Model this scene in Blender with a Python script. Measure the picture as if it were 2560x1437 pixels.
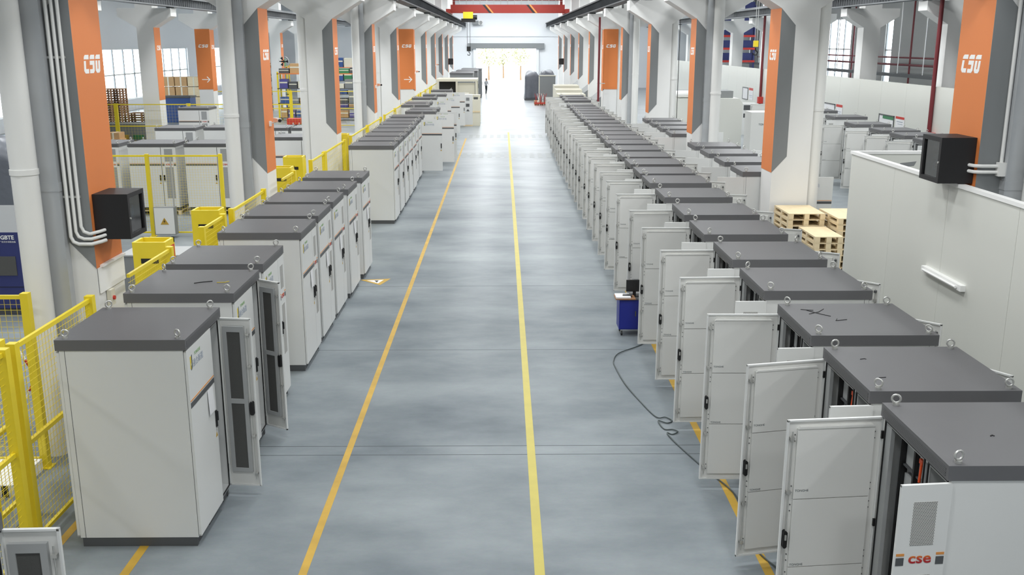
import bpy, bmesh, math, random
from mathutils import Vector, Matrix
random.seed(7)
for o in list(bpy.data.objects): bpy.data.objects.remove(o)
SC = bpy.context.scene
COL = SC.collection
R = math.radians

# ------------------------------------------------------------------ camera, world, light, exposure
cam = bpy.data.cameras.new('camera'); cam.sensor_width = 36.0; cam.lens = 36.0*2434/2560
cam.clip_start = 0.1; cam.clip_end = 600
camo = bpy.data.objects.new('camera', cam); COL.objects.link(camo)
camo.location = (0, 0, 5.5); camo.rotation_euler = (R(90-14.125), 0, R(-0.571))
SC.camera = camo
SC.view_settings.view_transform = 'Standard'; SC.view_settings.look = 'None'
SC.view_settings.gamma = 1.0; SC.view_settings.use_curve_mapping = False
SC.view_settings.exposure = 0.03
SC.cycles.max_bounces = 6; SC.cycles.diffuse_bounces = 3; SC.cycles.glossy_bounces = 3; SC.cycles.transparent_max_bounces = 6
SC.cycles.caustics_reflective = False; SC.cycles.caustics_refractive = False
W = bpy.data.worlds.new('overcast_sky'); SC.world = W; W.use_nodes = True
W.node_tree.nodes['Background'].inputs[0].default_value = (0.93, 0.97, 1.0, 1)
W.node_tree.nodes['Background'].inputs[1].default_value = 8.0
LAMP_W = 172.0
LAMP_COL = (0.975, 0.995, 1.0)
LAMP_X = (-15.0, -9.4, -1.5, 2.5, 10.0, 15.8)
LAMP_Y = [-4.5 + 7.425*k for k in range(16)]

# ------------------------------------------------------------------ materials
def srgb(r, g, b):
    f = lambda c: (c/255/12.92) if c/255 <= 0.04045 else ((c/255+0.055)/1.055)**2.4
    return (f(r), f(g), f(b), 1.0)
MATS = {}
def mat(name, col, rough=0.5, metal=0.0, var=0.0, scale=6.0, bump=0.0, bscale=60.0, spec=0.5, coat=0.0):
    if name in MATS: return MATS[name]
    m = bpy.data.materials.new(name); m.use_nodes = True; nt = m.node_tree
    b = nt.nodes['Principled BSDF']
    b.inputs['Base Color'].default_value = col; b.inputs['Roughness'].default_value = rough
    b.inputs['Metallic'].default_value = metal; b.inputs['Specular IOR Level'].default_value = spec
    if coat: b.inputs['Coat Weight'].default_value = coat
    tc = nt.nodes.new('ShaderNodeTexCoord')
    if var > 0:
        n = nt.nodes.new('ShaderNodeTexNoise'); n.inputs['Scale'].default_value = scale
        n.inputs['Detail'].default_value = 5
        nt.links.new(tc.outputs['Object'], n.inputs['Vector'])
        mx = nt.nodes.new('ShaderNodeMix'); mx.data_type = 'RGBA'
        a = [max(0, c*(1-var)) for c in col[:3]]+[1]; c2 = [min(1, c*(1+var)) for c in col[:3]]+[1]
        mx.inputs[6].default_value = a; mx.inputs[7].default_value = c2
        nt.links.new(n.outputs['Fac'], mx.inputs[0]); nt.links.new(mx.outputs[2], b.inputs['Base Color'])
    if bump > 0:
        n2 = nt.nodes.new('ShaderNodeTexNoise'); n2.inputs['Scale'].default_value = bscale
        nt.links.new(tc.outputs['Object'], n2.inputs['Vector'])
        bp = nt.nodes.new('ShaderNodeBump'); bp.inputs['Strength'].default_value = bump
        bp.inputs['Distance'].default_value = 0.01
        nt.links.new(n2.outputs['Fac'], bp.inputs['Height']); nt.links.new(bp.outputs[0], b.inputs['Normal'])
    MATS[name] = m
    return m
def emat(name, col, strength):
    m = bpy.data.materials.new(name); m.use_nodes = True; b = m.node_tree.nodes['Principled BSDF']
    b.inputs['Emission Color'].default_value = col; b.inputs['Emission Strength'].default_value = strength
    b.inputs['Base Color'].default_value = col; MATS[name] = m; return m
def glassmat(name, col, a=0.85, rough=0.05):
    m = bpy.data.materials.new(name); m.use_nodes = True; nt = m.node_tree
    out = nt.nodes['Material Output']; nt.nodes.remove(nt.nodes['Principled BSDF'])
    t = nt.nodes.new('ShaderNodeBsdfTransparent'); t.inputs[0].default_value = col
    g = nt.nodes.new('ShaderNodeBsdfGlossy'); g.inputs['Roughness'].default_value = rough
    mx = nt.nodes.new('ShaderNodeMixShader'); mx.inputs[0].default_value = 1-a
    nt.links.new(t.outputs[0], mx.inputs[1]); nt.links.new(g.outputs[0], mx.inputs[2]); nt.links.new(mx.outputs[0], out.inputs[0])
    MATS[name] = m; return m
def perfmat(name, face, hole, pitch, dot):
    """perforated sheet: rows of small dark round holes, staggered"""
    m = bpy.data.materials.new(name); m.use_nodes = True; nt = m.node_tree; b = nt.nodes['Principled BSDF']
    b.inputs['Roughness'].default_value = 0.5
    N = nt.nodes.new; L = nt.links.new
    tc = N('ShaderNodeTexCoord'); sp = N('ShaderNodeSeparateXYZ'); L(tc.outputs['Object'], sp.inputs[0])
    def mth(op, a, bb=None):
        n = N('ShaderNodeMath'); n.operation = op
        if hasattr(a, 'links'): L(a, n.inputs[0])
        else: n.inputs[0].default_value = a
        if bb is not None:
            if hasattr(bb, 'links'): L(bb, n.inputs[1])
            else: n.inputs[1].default_value = bb
        return n.outputs[0]
    h = mth('ADD', sp.outputs[0], sp.outputs[1])
    zr = mth('DIVIDE', sp.outputs[2], pitch*0.87); row = mth('FLOOR', zr)
    par = mth('MULTIPLY', mth('MODULO', mth('ADD', row, 1000.0), 2.0), 0.5)
    fx = mth('SUBTRACT', mth('FRACT', mth('ADD', mth('ADD', mth('DIVIDE', h, pitch), par), 500.0)), 0.5)
    fz = mth('SUBTRACT', mth('FRACT', mth('ADD', zr, 500.0)), 0.5)
    d = mth('ADD', mth('MULTIPLY', fx, fx), mth('MULTIPLY', mth('MULTIPLY', fz, fz), 0.76))
    lt = mth('LESS_THAN', d, dot*dot)
    mx = N('ShaderNodeMix'); mx.data_type = 'RGBA'; mx.inputs[6].default_value = face; mx.inputs[7].default_value = hole
    L(lt, mx.inputs[0]); L(mx.outputs[2], b.inputs['Base Color']); MATS[name] = m; return m

WHITE = mat('column_paint', srgb(238, 238, 236), 0.55, var=0.03, scale=1.2)
CABW = mat('cabinet_white', srgb(229, 230, 228), 0.42, var=0.012, scale=3, bump=0.03, bscale=260)
CABI = mat('door_liner', srgb(230, 230, 226), 0.5, var=0.015, scale=3)
CABG = mat('cabinet_inner_grey', srgb(176, 178, 178), 0.45, var=0.03)
LID = mat('lid_grey', srgb(105, 105, 107), 0.5, var=0.05, scale=2.5, bump=0.08, bscale=420)
LIDP = perfmat('lid_vent', srgb(112, 112, 114), srgb(40, 41, 42), 0.016, 0.33)
DKG = mat('dark_grey_paint', srgb(84, 86, 88), 0.5, var=0.03)
BLACK = mat('black_plastic', srgb(26, 26, 27), 0.45)
RACKB = mat('rack_black', srgb(30, 29, 31), 0.55, bump=0.05, bscale=300)
STEEL = mat('galvanised_steel', srgb(196, 199, 202), 0.3, 0.4, var=0.08, scale=3.0)
ZINC = mat('zinc_plated', srgb(208, 208, 204), 0.35, 0.6)
ORANGE = mat('orange_paint', srgb(226, 132, 70), 0.6, var=0.02, scale=2)
GREYB = mat('grey_paint', srgb(134, 137, 138), 0.6, var=0.02, scale=2)
LOGOW = mat('white_vinyl', srgb(248, 248, 246), 0.5)
YEL = mat('yellow_paint', srgb(236, 212, 48), 0.42, var=0.05)
YELF = mat('floor_yellow', srgb(196, 158, 62), 0.55, var=0.3, scale=3)
YELC = mat('floor_yellow_bright', srgb(186, 172, 68), 0.5, var=0.12, scale=4)
PVC = mat('white_pvc', srgb(236, 236, 233), 0.35)
DARKST = mat('dark_steel', srgb(58, 62, 66), 0.5, 0.2, var=0.1)
GREYST = mat('grey_beam', srgb(118, 121, 124), 0.5, 0.2, var=0.06)
REDST = mat('crane_red', srgb(150, 46, 36), 0.5, var=0.05)
REDP = mat('pipe_red', srgb(118, 42, 48), 0.45)
RED = mat('sign_red', srgb(205, 60, 50), 0.5)
WALLP = mat('panel_wall', srgb(222, 223, 216), 0.4, var=0.015, scale=0.6)
WALLG = mat('wall_grey', srgb(176, 177, 174), 0.6, var=0.03, scale=0.5)
WALLW = mat('wall_white', srgb(236, 238, 240), 0.7, var=0.02, scale=0.3)
CEILM = mat('ceiling_white', srgb(225, 226, 226), 0.8, var=0.02, scale=0.3)
WOOD = mat('pine', srgb(232, 212, 174), 0.7, var=0.14, scale=9)
WOODD = mat('old_wood', srgb(160, 120, 88), 0.8, var=0.2, scale=7)
CARD = mat('cardboard', srgb(196, 158, 112), 0.8, var=0.1, scale=4)
BLUE = mat('trolley_blue', srgb(28, 40, 140), 0.4, var=0.04)
NAVY = mat('machine_navy', srgb(52, 58, 112), 0.45, var=0.05)
BLUEB = mat('tote_blue', srgb(58, 90, 150), 0.5)
GREEN = mat('tote_green', srgb(60, 130, 86), 0.5)
PURP = mat('tote_violet', srgb(86, 82, 150), 0.5)
PAPER = mat('paper', srgb(240, 240, 242), 0.7)
TARP = mat('grey_tarpaulin', srgb(112, 116, 124), 0.38, var=0.15, scale=4, bump=0.9, bscale=5)
CREAM = mat('cream_paint', srgb(226, 222, 204), 0.5)
RUBBER = mat('rubber', srgb(48, 50, 50), 0.6)
CABLEM = mat('cable_sheath', srgb(66, 76, 76), 0.5)
CABOR = mat('connector_orange', srgb(236, 84, 30), 0.4)
GRILLE = perfmat('perforated_white', srgb(214, 213, 208), srgb(96, 96, 96), 0.0135, 0.34)
GRILLEG = perfmat('perforated_far', srgb(206, 206, 203), srgb(120, 121, 121), 0.02, 0.36)
FILT = mat('filter_mesh', srgb(86, 86, 84), 0.7, var=0.25, scale=240)
GLASS = glassmat('window_glass', (0.95, 0.98, 1, 1), 0.9)
SMOKE = glassmat('smoked_glass', (0.45, 0.5, 0.52, 1), 0.72, 0.1)
LOGOY = mat('logo_yellow', srgb(232, 208, 60), 0.5)
LOGOD = mat('logo_dark', srgb(66, 78, 84), 0.5)
LOGOGR = mat('logo_green', srgb(120, 170, 90), 0.5)
LOGOL = mat('logo_slate', srgb(158, 168, 184), 0.5)
STRO = mat('stripe_orange', srgb(222, 148, 74), 0.5)
LAMPG = emat('lamp_diffuser', (1, 0.98, 0.95, 1), 3.0); LAMPG.cycles.emission_sampling = 'NONE'
LEDG = emat('led_green', (0.2, 1, 0.5, 1), 1.5)
SKIN = mat('skin', srgb(205, 160, 135), 0.6)
LEAF = mat('leaf', srgb(206, 210, 176), 0.7, var=0.2, scale=3)
BARK = mat('bark', srgb(110, 90, 70), 0.9)
GRND = mat('yard_concrete', srgb(215, 213, 205), 0.9, var=0.05, scale=0.3)
# cse lettering: red at the foot, orange at the head
m = bpy.data.materials.new('logo_red_orange'); m.use_nodes = True; nt = m.node_tree; b = nt.nodes['Principled BSDF']
tc = nt.nodes.new('ShaderNodeTexCoord'); sp = nt.nodes.new('ShaderNodeSeparateXYZ'); nt.links.new(tc.outputs['Object'], sp.inputs[0])
mr = nt.nodes.new('ShaderNodeMapRange'); mr.inputs[1].default_value = -0.03; mr.inputs[2].default_value = 0.035; nt.links.new(sp.outputs[2], mr.inputs[0])
rp = nt.nodes.new('ShaderNodeValToRGB'); rp.color_ramp.elements[0].color = srgb(176, 30, 38); rp.color_ramp.elements[1].color = srgb(226, 150, 50)
e_ = rp.color_ramp.elements.new(0.5); e_.color = srgb(205, 70, 44)
nt.links.new(mr.outputs[0], rp.inputs[0]); nt.links.new(rp.outputs[0], b.inputs['Base Color']); CSEM = m
# person's clothing
m = bpy.data.materials.new('clothing'); m.use_nodes = True; nt = m.node_tree; b = nt.nodes['Principled BSDF']
tc = nt.nodes.new('ShaderNodeTexCoord'); sp = nt.nodes.new('ShaderNodeSeparateXYZ'); nt.links.new(tc.outputs['Object'], sp.inputs[0])
rp = nt.nodes.new('ShaderNodeValToRGB'); rp.color_ramp.interpolation = 'CONSTANT'
mr = nt.nodes.new('ShaderNodeMapRange'); mr.inputs[2].default_value = 2.0; nt.links.new(sp.outputs[2], mr.inputs[0]); nt.links.new(mr.outputs[0], rp.inputs[0])
rp.color_ramp.elements[0].color = srgb(30, 30, 32); rp.color_ramp.elements[1].position = 0.04; rp.color_ramp.elements[1].color = srgb(62, 64, 66)
for pos, c in ((0.48, srgb(170, 172, 176)), (0.735, srgb(200, 155, 130))):
    q = rp.color_ramp.elements.new(pos); q.color = c
nt.links.new(rp.outputs[0], b.inputs['Base Color']); b.inputs['Roughness'].default_value = 0.8; CLOTH = m
# polished concrete floor
m = bpy.data.materials.new('polished_concrete'); m.use_nodes = True; nt = m.node_tree; b = nt.nodes['Principled BSDF']
N = nt.nodes.new; L = nt.links.new
tc = N('ShaderNodeTexCoord')
mp = N('ShaderNodeMapping'); mp.inputs['Scale'].default_value = (0.55, 1.0, 1); L(tc.outputs['Object'], mp.inputs[0])
n1 = N('ShaderNodeTexNoise'); n1.inputs['Scale'].default_value = 0.62; n1.inputs['Detail'].default_value = 9; n1.inputs['Roughness'].default_value = 0.62; L(mp.outputs[0], n1.inputs['Vector'])
n2 = N('ShaderNodeTexNoise'); n2.inputs['Scale'].default_value = 26; n2.inputs['Detail'].default_value = 4; L(tc.outputs['Object'], n2.inputs['Vector'])
ra = N('ShaderNodeValToRGB'); ra.color_ramp.elements[0].position = 0.28; ra.color_ramp.elements[0].color = srgb(112, 120, 126)
ra.color_ramp.elements[1].position = 0.72; ra.color_ramp.elements[1].color = srgb(156, 163, 166); L(n1.outputs['Fac'], ra.inputs[0])
mx = N('ShaderNodeMix'); mx.data_type = 'RGBA'; mx.blend_type = 'MULTIPLY'; mx.inputs[0].default_value = 0.10
L(ra.outputs[0], mx.inputs[6]); L(n2.outputs['Color'], mx.inputs[7])
mrr = N('ShaderNodeMapRange'); mrr.inputs[3].default_value = 0.26; mrr.inputs[4].default_value = 0.36; pass; L(n1.outputs['Fac'], mrr.inputs[0]); pass
n3 = N('ShaderNodeTexNoise'); n3.inputs['Scale'].default_value = 1.6; n3.inputs['Detail'].default_value = 3; L(mp.outputs[0], n3.inputs['Vector'])
bp = N('ShaderNodeBump'); bp.inputs['Strength'].default_value = 0.10; bp.inputs['Distance'].default_value = 0.02; L(n3.outputs['Fac'], bp.inputs['Height']); pass
# matt concrete under a thin sealer: sheen only towards grazing angles
df = N('ShaderNodeBsdfDiffuse'); gl = N('ShaderNodeBsdfGlossy'); L(mx.outputs[2], df.inputs['Color']); L(mrr.outputs[0], gl.inputs['Roughness'])
gl.inputs['Color'].default_value = (0.95, 0.96, 0.97, 1); L(bp.outputs[0], df.inputs['Normal']); L(bp.outputs[0], gl.inputs['Normal'])
lw = N('ShaderNodeLayerWeight'); pw = N('ShaderNodeMath'); pw.operation = 'POWER'; L(lw.outputs['Facing'], pw.inputs[0]); pw.inputs[1].default_value = 10.5
ad = N('ShaderNodeMath'); ad.operation = 'MULTIPLY_ADD'; L(pw.outputs[0], ad.inputs[0]); ad.inputs[1].default_value = 0.85; ad.inputs[2].default_value = 0.012
ms = N('ShaderNodeMixShader'); L(ad.outputs[0], ms.inputs[0]); L(df.outputs[0], ms.inputs[1]); L(gl.outputs[0], ms.inputs[2])
L(ms.outputs[0], nt.nodes['Material Output'].inputs[0]); nt.nodes.remove(b)
FLOORM = m

# ------------------------------------------------------------------ mesh helpers
class MB:
    def __init__(s): s.v = []; s.f = []; s.m = []; s.sm = []; s.mats = []
    def mi(s, mt):
        if mt not in s.mats: s.mats.append(mt)
        return s.mats.index(mt)
    def add(s, vs, fs, mt, smooth=False):
        o = len(s.v); s.v += [tuple(p) for p in vs]; i = s.mi(mt)
        for f in fs: s.f.append([o+k for k in f]); s.m.append(i); s.sm.append(smooth)
        return s
    def box(s, x0, y0, z0, x1, y1, z1, mt):
        vs = [(x, y, z) for z in (z0, z1) for y in (y0, y1) for x in (x0, x1)]
        return s.add(vs, [(0, 2, 3, 1), (4, 5, 7, 6), (0, 1, 5, 4), (2, 6, 7, 3), (0, 4, 6, 2), (1, 3, 7, 5)], mt)
    def prism(s, poly, axis, a0, a1, mt):
        n = len(poly)
        P = {'y': lambda p, a: (p[0], a, p[1]), 'x': lambda p, a: (a, p[0], p[1]), 'z': lambda p, a: (p[0], p[1], a)}[axis]
        vs = [P(p, a0) for p in poly]+[P(p, a1) for p in poly]
        fs = [tuple(range(n)), tuple(range(2*n-1, n-1, -1))]+[(i, (i+1) % n, n+(i+1) % n, n+i) for i in range(n)]
        return s.add(vs, fs, mt)
    def cyl(s, p0, p1, r, mt, n=10, r1=None, caps=True):
        p0 = Vector(p0); p1 = Vector(p1); d = (p1-p0).normalized(); r1 = r if r1 is None else r1
        u = d.orthogonal().normalized(); w = d.cross(u)
        c = [(math.cos(2*math.pi*i/n), math.sin(2*math.pi*i/n)) for i in range(n)]
        vs = [p0+(u*a+w*b)*r for a, b in c]+[p1+(u*a+w*b)*r1 for a, b in c]
        s.add(vs, [(i, (i+1) % n, n+(i+1) % n, n+i) for i in range(n)], mt, True)
        if caps: s.add(vs, [tuple(range(n-1, -1, -1)), tuple(range(n, 2*n))], mt)
        return s
    def tube(s, pts, r, mt, n=8):
        pts = [Vector(p) for p in pts]; k = len(pts); vs = []
        d0 = (pts[1]-pts[0]).normalized(); u = d0.orthogonal().normalized()
        for i, p in enumerate(pts):
            d = (pts[min(i+1, k-1)]-pts[max(i-1, 0)]).normalized()
            u = (u-d*u.dot(d)).normalized(); w = d.cross(u)
            vs += [p+(u*math.cos(2*math.pi*j/n)+w*math.sin(2*math.pi*j/n))*r for j in range(n)]
        fs = [(i*n+j, i*n+(j+1) % n, (i+1)*n+(j+1) % n, (i+1)*n+j) for i in range(k-1) for j in range(n)]
        s.add(vs, fs, mt, True); s.add([vs[j] for j in range(n)], [tuple(range(n))], mt); s.add(vs[-n:], [tuple(range(n))], mt)
        return s
    def torus(s, c, Rr, r, mt, axis='y', n=16, k=6):
        vs = []
        for i in range(n):
            a = 2*math.pi*i/n
            for j in range(k):
                b = 2*math.pi*j/k; q = Rr+r*math.cos(b); h = r*math.sin(b)
                p = (q*math.cos(a), q*math.sin(a))
                vs.append({'y': (c[0]+p[0], c[1]+h, c[2]+p[1]), 'x': (c[0]+h, c[1]+p[0], c[2]+p[1]), 'z': (c[0]+p[0], c[1]+p[1], c[2]+h)}[axis])
        return s.add(vs, [(i*k+j, ((i+1) % n)*k+j, ((i+1) % n)*k+(j+1) % k, i*k+(j+1) % k) for i in range(n) for j in range(k)], mt, True)
    def mesh(s, name='mesh'):
        me = bpy.data.meshes.new(name); me.from_pydata(s.v, [], s.f)
        for mt in s.mats: me.materials.append(mt)
        for p, i, q in zip(me.polygons, s.m, s.sm): p.material_index = i; p.use_smooth = q
        bm = bmesh.new(); bm.from_mesh(me); bmesh.ops.recalc_face_normals(bm, faces=bm.faces); bm.to_mesh(me); bm.free()
        return me
def bx(*a): return MB().box(*a).mesh()
def obj(name, me, parent=None, loc=(0, 0, 0), rot=(0, 0, 0), scale=None):
    o = bpy.data.objects.new(name, me); COL.objects.link(o); o.location = loc; o.rotation_euler = rot
    if parent: o.parent = parent
    if scale: o.scale = scale
    return o
def tag(o, label, cat, group=None):
    o['label'] = label; o['category'] = cat
    if group: o['group'] = group
    return o
def thing(name, label, cat, loc=(0, 0, 0), rz=0, group=None, scale=None):
    return tag(obj(name, None, None, loc, (0, 0, rz), scale), label, cat, group)
def struct(name, me, loc=(0, 0, 0)):
    o = obj(name, me, None, loc); o['kind'] = 'structure'; return o
ORD = ['first', 'second', 'third', 'fourth', 'fifth', 'sixth', 'seventh', 'eighth', 'ninth', 'tenth', 'eleventh', 'twelfth', 'thirteenth', 'fourteenth', 'fifteenth', 'sixteenth', 'seventeenth', 'eighteenth', 'nineteenth', 'twentieth', 'twenty-first', 'twenty-second']
def text_mesh(s, size, mt, extrude=0.001, offset=0.0):
    c = bpy.data.curves.new('t', 'FONT'); c.body = s; c.size = size; c.extrude = extrude; c.offset = offset
    c.align_x = 'CENTER'; c.align_y = 'CENTER'; c.resolution_u = 3
    o = bpy.data.objects.new('t', c); COL.objects.link(o)
    dg = bpy.context.evaluated_depsgraph_get(); dg.update()
    me = bpy.data.meshes.new_from_object(o.evaluated_get(dg)); bpy.data.objects.remove(o)
    for v in me.vertices: x, y, z = v.co; v.co = (x, -z, y)
    me.materials.clear(); me.materials.append(mt)
    return me

# ------------------------------------------------------------------ lettering
def csg_mesh(h, mt, squeeze=1.0):
    top = [(0, .76), (.02, .9), (.14, 1), (.6, 1), (.6, .76)]
    low = {'C': [(0, .68), (.24, .68), (.24, .24), (.6, .24), (.6, 0), (.16, 0), (0, .14)],
           'S': [(0, .68), (.6, .68), (.6, .12), (.48, 0), (0, 0), (0, .22), (.36, .22), (.36, .45), (0, .45)],
           'G': [(0, .68), (.24, .68), (.24, .22), (.37, .22), (.37, .68), (.6, .68), (.6, .12), (.48, 0), (.14, 0), (0, .14)]}
    b = MB()
    for i, ch in enumerate('CSG'):
        for p in (top, low[ch]):
            b.prism([((x+i*.74-1.04+.14*z)*h*squeeze, (z-.5)*h) for x, z in p], 'y', -0.002, 0.004, mt)
    return b.mesh('lettering')
CSG_SIDE = csg_mesh(0.24, LOGOW, 1.05)
CSG_FRONT = csg_mesh(0.19, LOGOW, 1.45)
ARROW = MB().prism([(-.26, -.022), (.2, -.022), (.2, .022), (-.26, .022)], 'y', -.002, .004, LOGOW).prism([(.26, 0), (.07, .19), (.035, .155), (.19, 0), (.035, -.155), (.07, -.19)], 'y', -.003, .004, LOGOW).mesh()
CSE = text_mesh('cse', 0.125, CSEM, 0.0012, 0.0022)
for v in CSE.vertices: v.co.x *= 1.14
TONGHE = text_mesh('TONGHE', 0.052, LOGOGR, 0.0006)
TONGCH = text_mesh('\u901a\u5408\u65b0\u80fd', 0.092, LOGOL, 0.0006)
INNERT = text_mesh('TONGHE', 0.03, LOGOD, 0.0004)
JLOGO = MB().prism([(0, 0), (.022, 0), (.022, .06), (.034, .07), (.034, .14), (0, .14)], 'y', -.001, .003, LOGOY).mesh()
JHOOK = MB().prism([(.05, .145), (.068, .15), (.068, .02), (.045, -.01), (.026, -.02), (.026, .02), (.05, .04)], 'y', -.001, .003, LOGOD).mesh()

# ------------------------------------------------------------------ setting
YEND = 124.0
fl = struct('floor', bx(-34, -14, -0.3, 34, YEND+0.4, 0, FLOORM))
struct('yard_ground', bx(-60, YEND+0.4, -0.3, 60, 230, -0.02, GRND))
b = MB().box(-34, -14, 11.5, 34, 110, 11.8, CEILM).box(-34, 118, 11.5, 34, YEND+.4, 11.8, CEILM).box(-34, 110, 11.5, -8, 118, 11.8, CEILM).box(9, 110, 11.5, 34, 118, 11.8, CEILM)
CEIL = struct('ceiling', b.mesh())
SKYL_ADDED = glassmat('added_rooflight_sheet', (1, 1, 1, 1), 0.95, 0.2)  # roof opening and its panes are unseen, added to brighten the end wall
for i in range(4): obj('added_rooflight_pane', bx(-8, 110+2*i+.02, 11.6, 9, 112+2*i-.02, 11.62, SKYL_ADDED), CEIL)
struct('wall_rear', bx(-34, -14.4, 0, 34, -14, 11.5, WALLW))
# end wall with the wide bright doorway
b = MB()
b.box(-34, YEND, 0, -3.2, YEND+.4, 11.5, WALLW).box(4.2, YEND, 0, 34, YEND+.4, 11.5, WALLW).box(-3.2, YEND, 4.75, 4.2, YEND+.4, 11.5, WALLW)
struct('wall_end', b.mesh())
struct('trim_lintel', MB().box(-4.2, YEND-.5, 4.75, 5.2, YEND, 5.4, GREYB).mesh())  # the grey puts the lintel's backlit shade into its colour
struct('trim_door_post', MB().box(-3.55, YEND-.3, 0, -3.2, YEND, 4.75, WALLW).box(4.2, YEND-.3, 0, 4.55, YEND, 4.75, WALLW).mesh())
struct('trim_wall_band', MB().box(-34, YEND-.12, 6.2, 34, YEND, 6.45, WALLW).mesh())
# side walls: left with tall glazed openings, right grey cladding with glazed strips
def side_wall(name, X, inward, mt, wins, zs, zt, start):
    b = MB(); y = -14
    x0, x1 = (X-.3, X) if inward > 0 else (X, X+.3)
    for a, c in wins:
        b.box(x0, y, 0, x1, a, 11.5, mt); b.box(x0, a, 0, x1, c, zs, mt); b.box(x0, a, zt, x1, c, 11.5, mt); y = c
    b.box(x0, y, 0, x1, YEND+.4, 11.5, mt)
    struct(name, b.mesh())
    for i, (a, c) in enumerate(wins):
        n = max(1, round((c-a)/2.2)); xm = (x0+x1)/2
        g = MB(); g.box(xm-.04, a, zs, xm+.04, c, zs+.08, LOGOW).box(xm-.04, a, zt-.08, xm+.04, c, zt, LOGOW)
        w = struct('window_%d' % (start+i), g.mesh())
        mull = bx(-.05, -.07, zs+.08, .05, .07, zt-.08, GREYB)
        for k in range(n+1): obj('mullion', mull, w, (xm, a+(c-a)*k/n, 0))
        obj('transom', bx(xm-.05, a, (zs+zt)/2-.05, xm+.05, c, (zs+zt)/2+.05, ZINC), w)
        for k in range(n):
            ya, yb = a+(c-a)*k/n+.045, a+(c-a)*(k+1)/n-.045
            for za, zb in ((zs+.08, (zs+zt)/2-.05), ((zs+zt)/2+.05, zt-.08)):
                obj('pane', bx(xm-.006, ya, za, xm+.006, yb, zb, GLASS), w)
side_wall('wall_left', -31, 1, WALLW, [(54, 63), (66, 75), (78, 87), (90, 99), (102, 111)], 0.9, 5.0, 1)
side_wall('wall_right', 31, -1, WALLG, [(56, 60), (65.5, 68.6), (79.5, 81), (83, 86), (89, 97), (101, 110)], 2.2, 7.6, 6)
# partition wall of the right bay, in butted panels
part = struct('wall_partition', bx(18.56, 20, 0, 18.66, 112, 3.6, WALLP))
pp = bx(0, 0.006, 0, .06, 2.994, 3.6, WALLP)
for k in range(30): obj('panel', pp, part, (18.5, 21.2+3*k, 0))
obj('cap', bx(18.5, 20, 3.6, 18.69, 112, 3.66, WALLP), part)

# expansion joints in the floor and painted lines
JM = mat('joint_dark', srgb(78, 84, 88), 0.7)
for y in (12.44, 12.74, 17.15, 22.0, 31.1, 41, 60, 75, 94): obj('expansion_joint', bx(-5.2, y-.007, -.001, 6.0, y+.007, .0012, JM), fl)
def line(x, y0, y1, w, label, mt=YELF):
    tag(obj('floor_marking', bx(x-w/2, y0, 0, x+w/2, y1, .0025, mt)), label, 'floor marking', 'yellow floor lines')
line(-2.14, 4, 58, .09, 'worn yellow floor line beside the left row of cabinets')
line(0.39, 3, 62, .11, 'bright yellow floor line down the middle of the aisle', YELC)
line(2.84, 4, 56, .1, 'yellow floor line running under the open doors of the right row')
line(-4.04, 4, 11.5, .1, 'short yellow floor line running under the nearest left cabinet')
line(-5.02, 4, 12.0, .1, 'yellow floor line along the foot of the left wire fence')
CW = mat('worn_floor_grey', srgb(138, 144, 146), 0.45, var=0.1, scale=3)
for y in (48.0, 58.3):
    c = thing('crosswalk', 'faint striped crosswalk across the aisle, %s one' % ('nearer' if y < 50 else 'farther'), 'floor marking', (0, y, 0), group='crosswalks')
    for k in range(11): obj('stripe', bx(0, 0, 0, .22, 2.0, .002, CW), c, (-2+.42*k, 0, 0))
t = thing('floor_sign', 'yellow triangular warning floor sticker beside the left cabinets', 'floor marking', (-3.02, 22.45, 0), 0.1)
obj('plate', MB().prism([(-.36, .22), (.36, .26), (.12, -.36)], 'z', 0, .003, YELF).mesh(), t)
obj('print', MB().prism([(-.2, .13), (.2, .16), (.07, -.18)], 'z', .003, .0045, LOGOW).prism([(-.02, .1), (.08, .1), (.04, -.1)], 'z', .0045, .006, BLACK).mesh(), t)

# ------------------------------------------------------------------ columns
CW_, CD_ = 0.88, 0.92
SHAFT = bx(-.44, -.46, 0, .44, .46, 11.5, WHITE)
CORB = MB().prism([(.44, 6.25), (1.39, 6.82), (1.39, 7.22), (.44, 7.22)], 'y', -.46, .46, WHITE).mesh()
ORB = MB().box(.44, -.464, 2.53, .446, .46, 6.25, ORANGE).mesh()
def greyband(sy):
    return MB().prism([(.446, 2.53), (.446, 6.25), (.11, 5.88), (.11, 2.91)], 'y', sy*.46, sy*.466, GREYB).mesh()
GB = {-1: greyband(-1), 1: greyband(1)}
def clad(sy):
    return MB().box(-.46, sy*.46, 2.65, .46, sy*.50, 6.3, ORANGE).mesh()
CLAD = {-1: clad(-1), 1: clad(1)}
PIPE = MB().cyl((0, 0, 0), (0, 0, 11.5), .165, PVC, 20).mesh()
RING = MB().cyl((0, 0, 0), (0, 0, .07), .176, PVC, 20).mesh()
DUCT = bx(-.12, -.07, 0, .12, .07, 11.5, STEEL)
DJ = bx(-.128, -.078, 0, .128, .078, .12, STEEL)
THIN = MB().cyl((0, 0, 0), (0, 0, 1), .025, PVC, 8).mesh()
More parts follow.
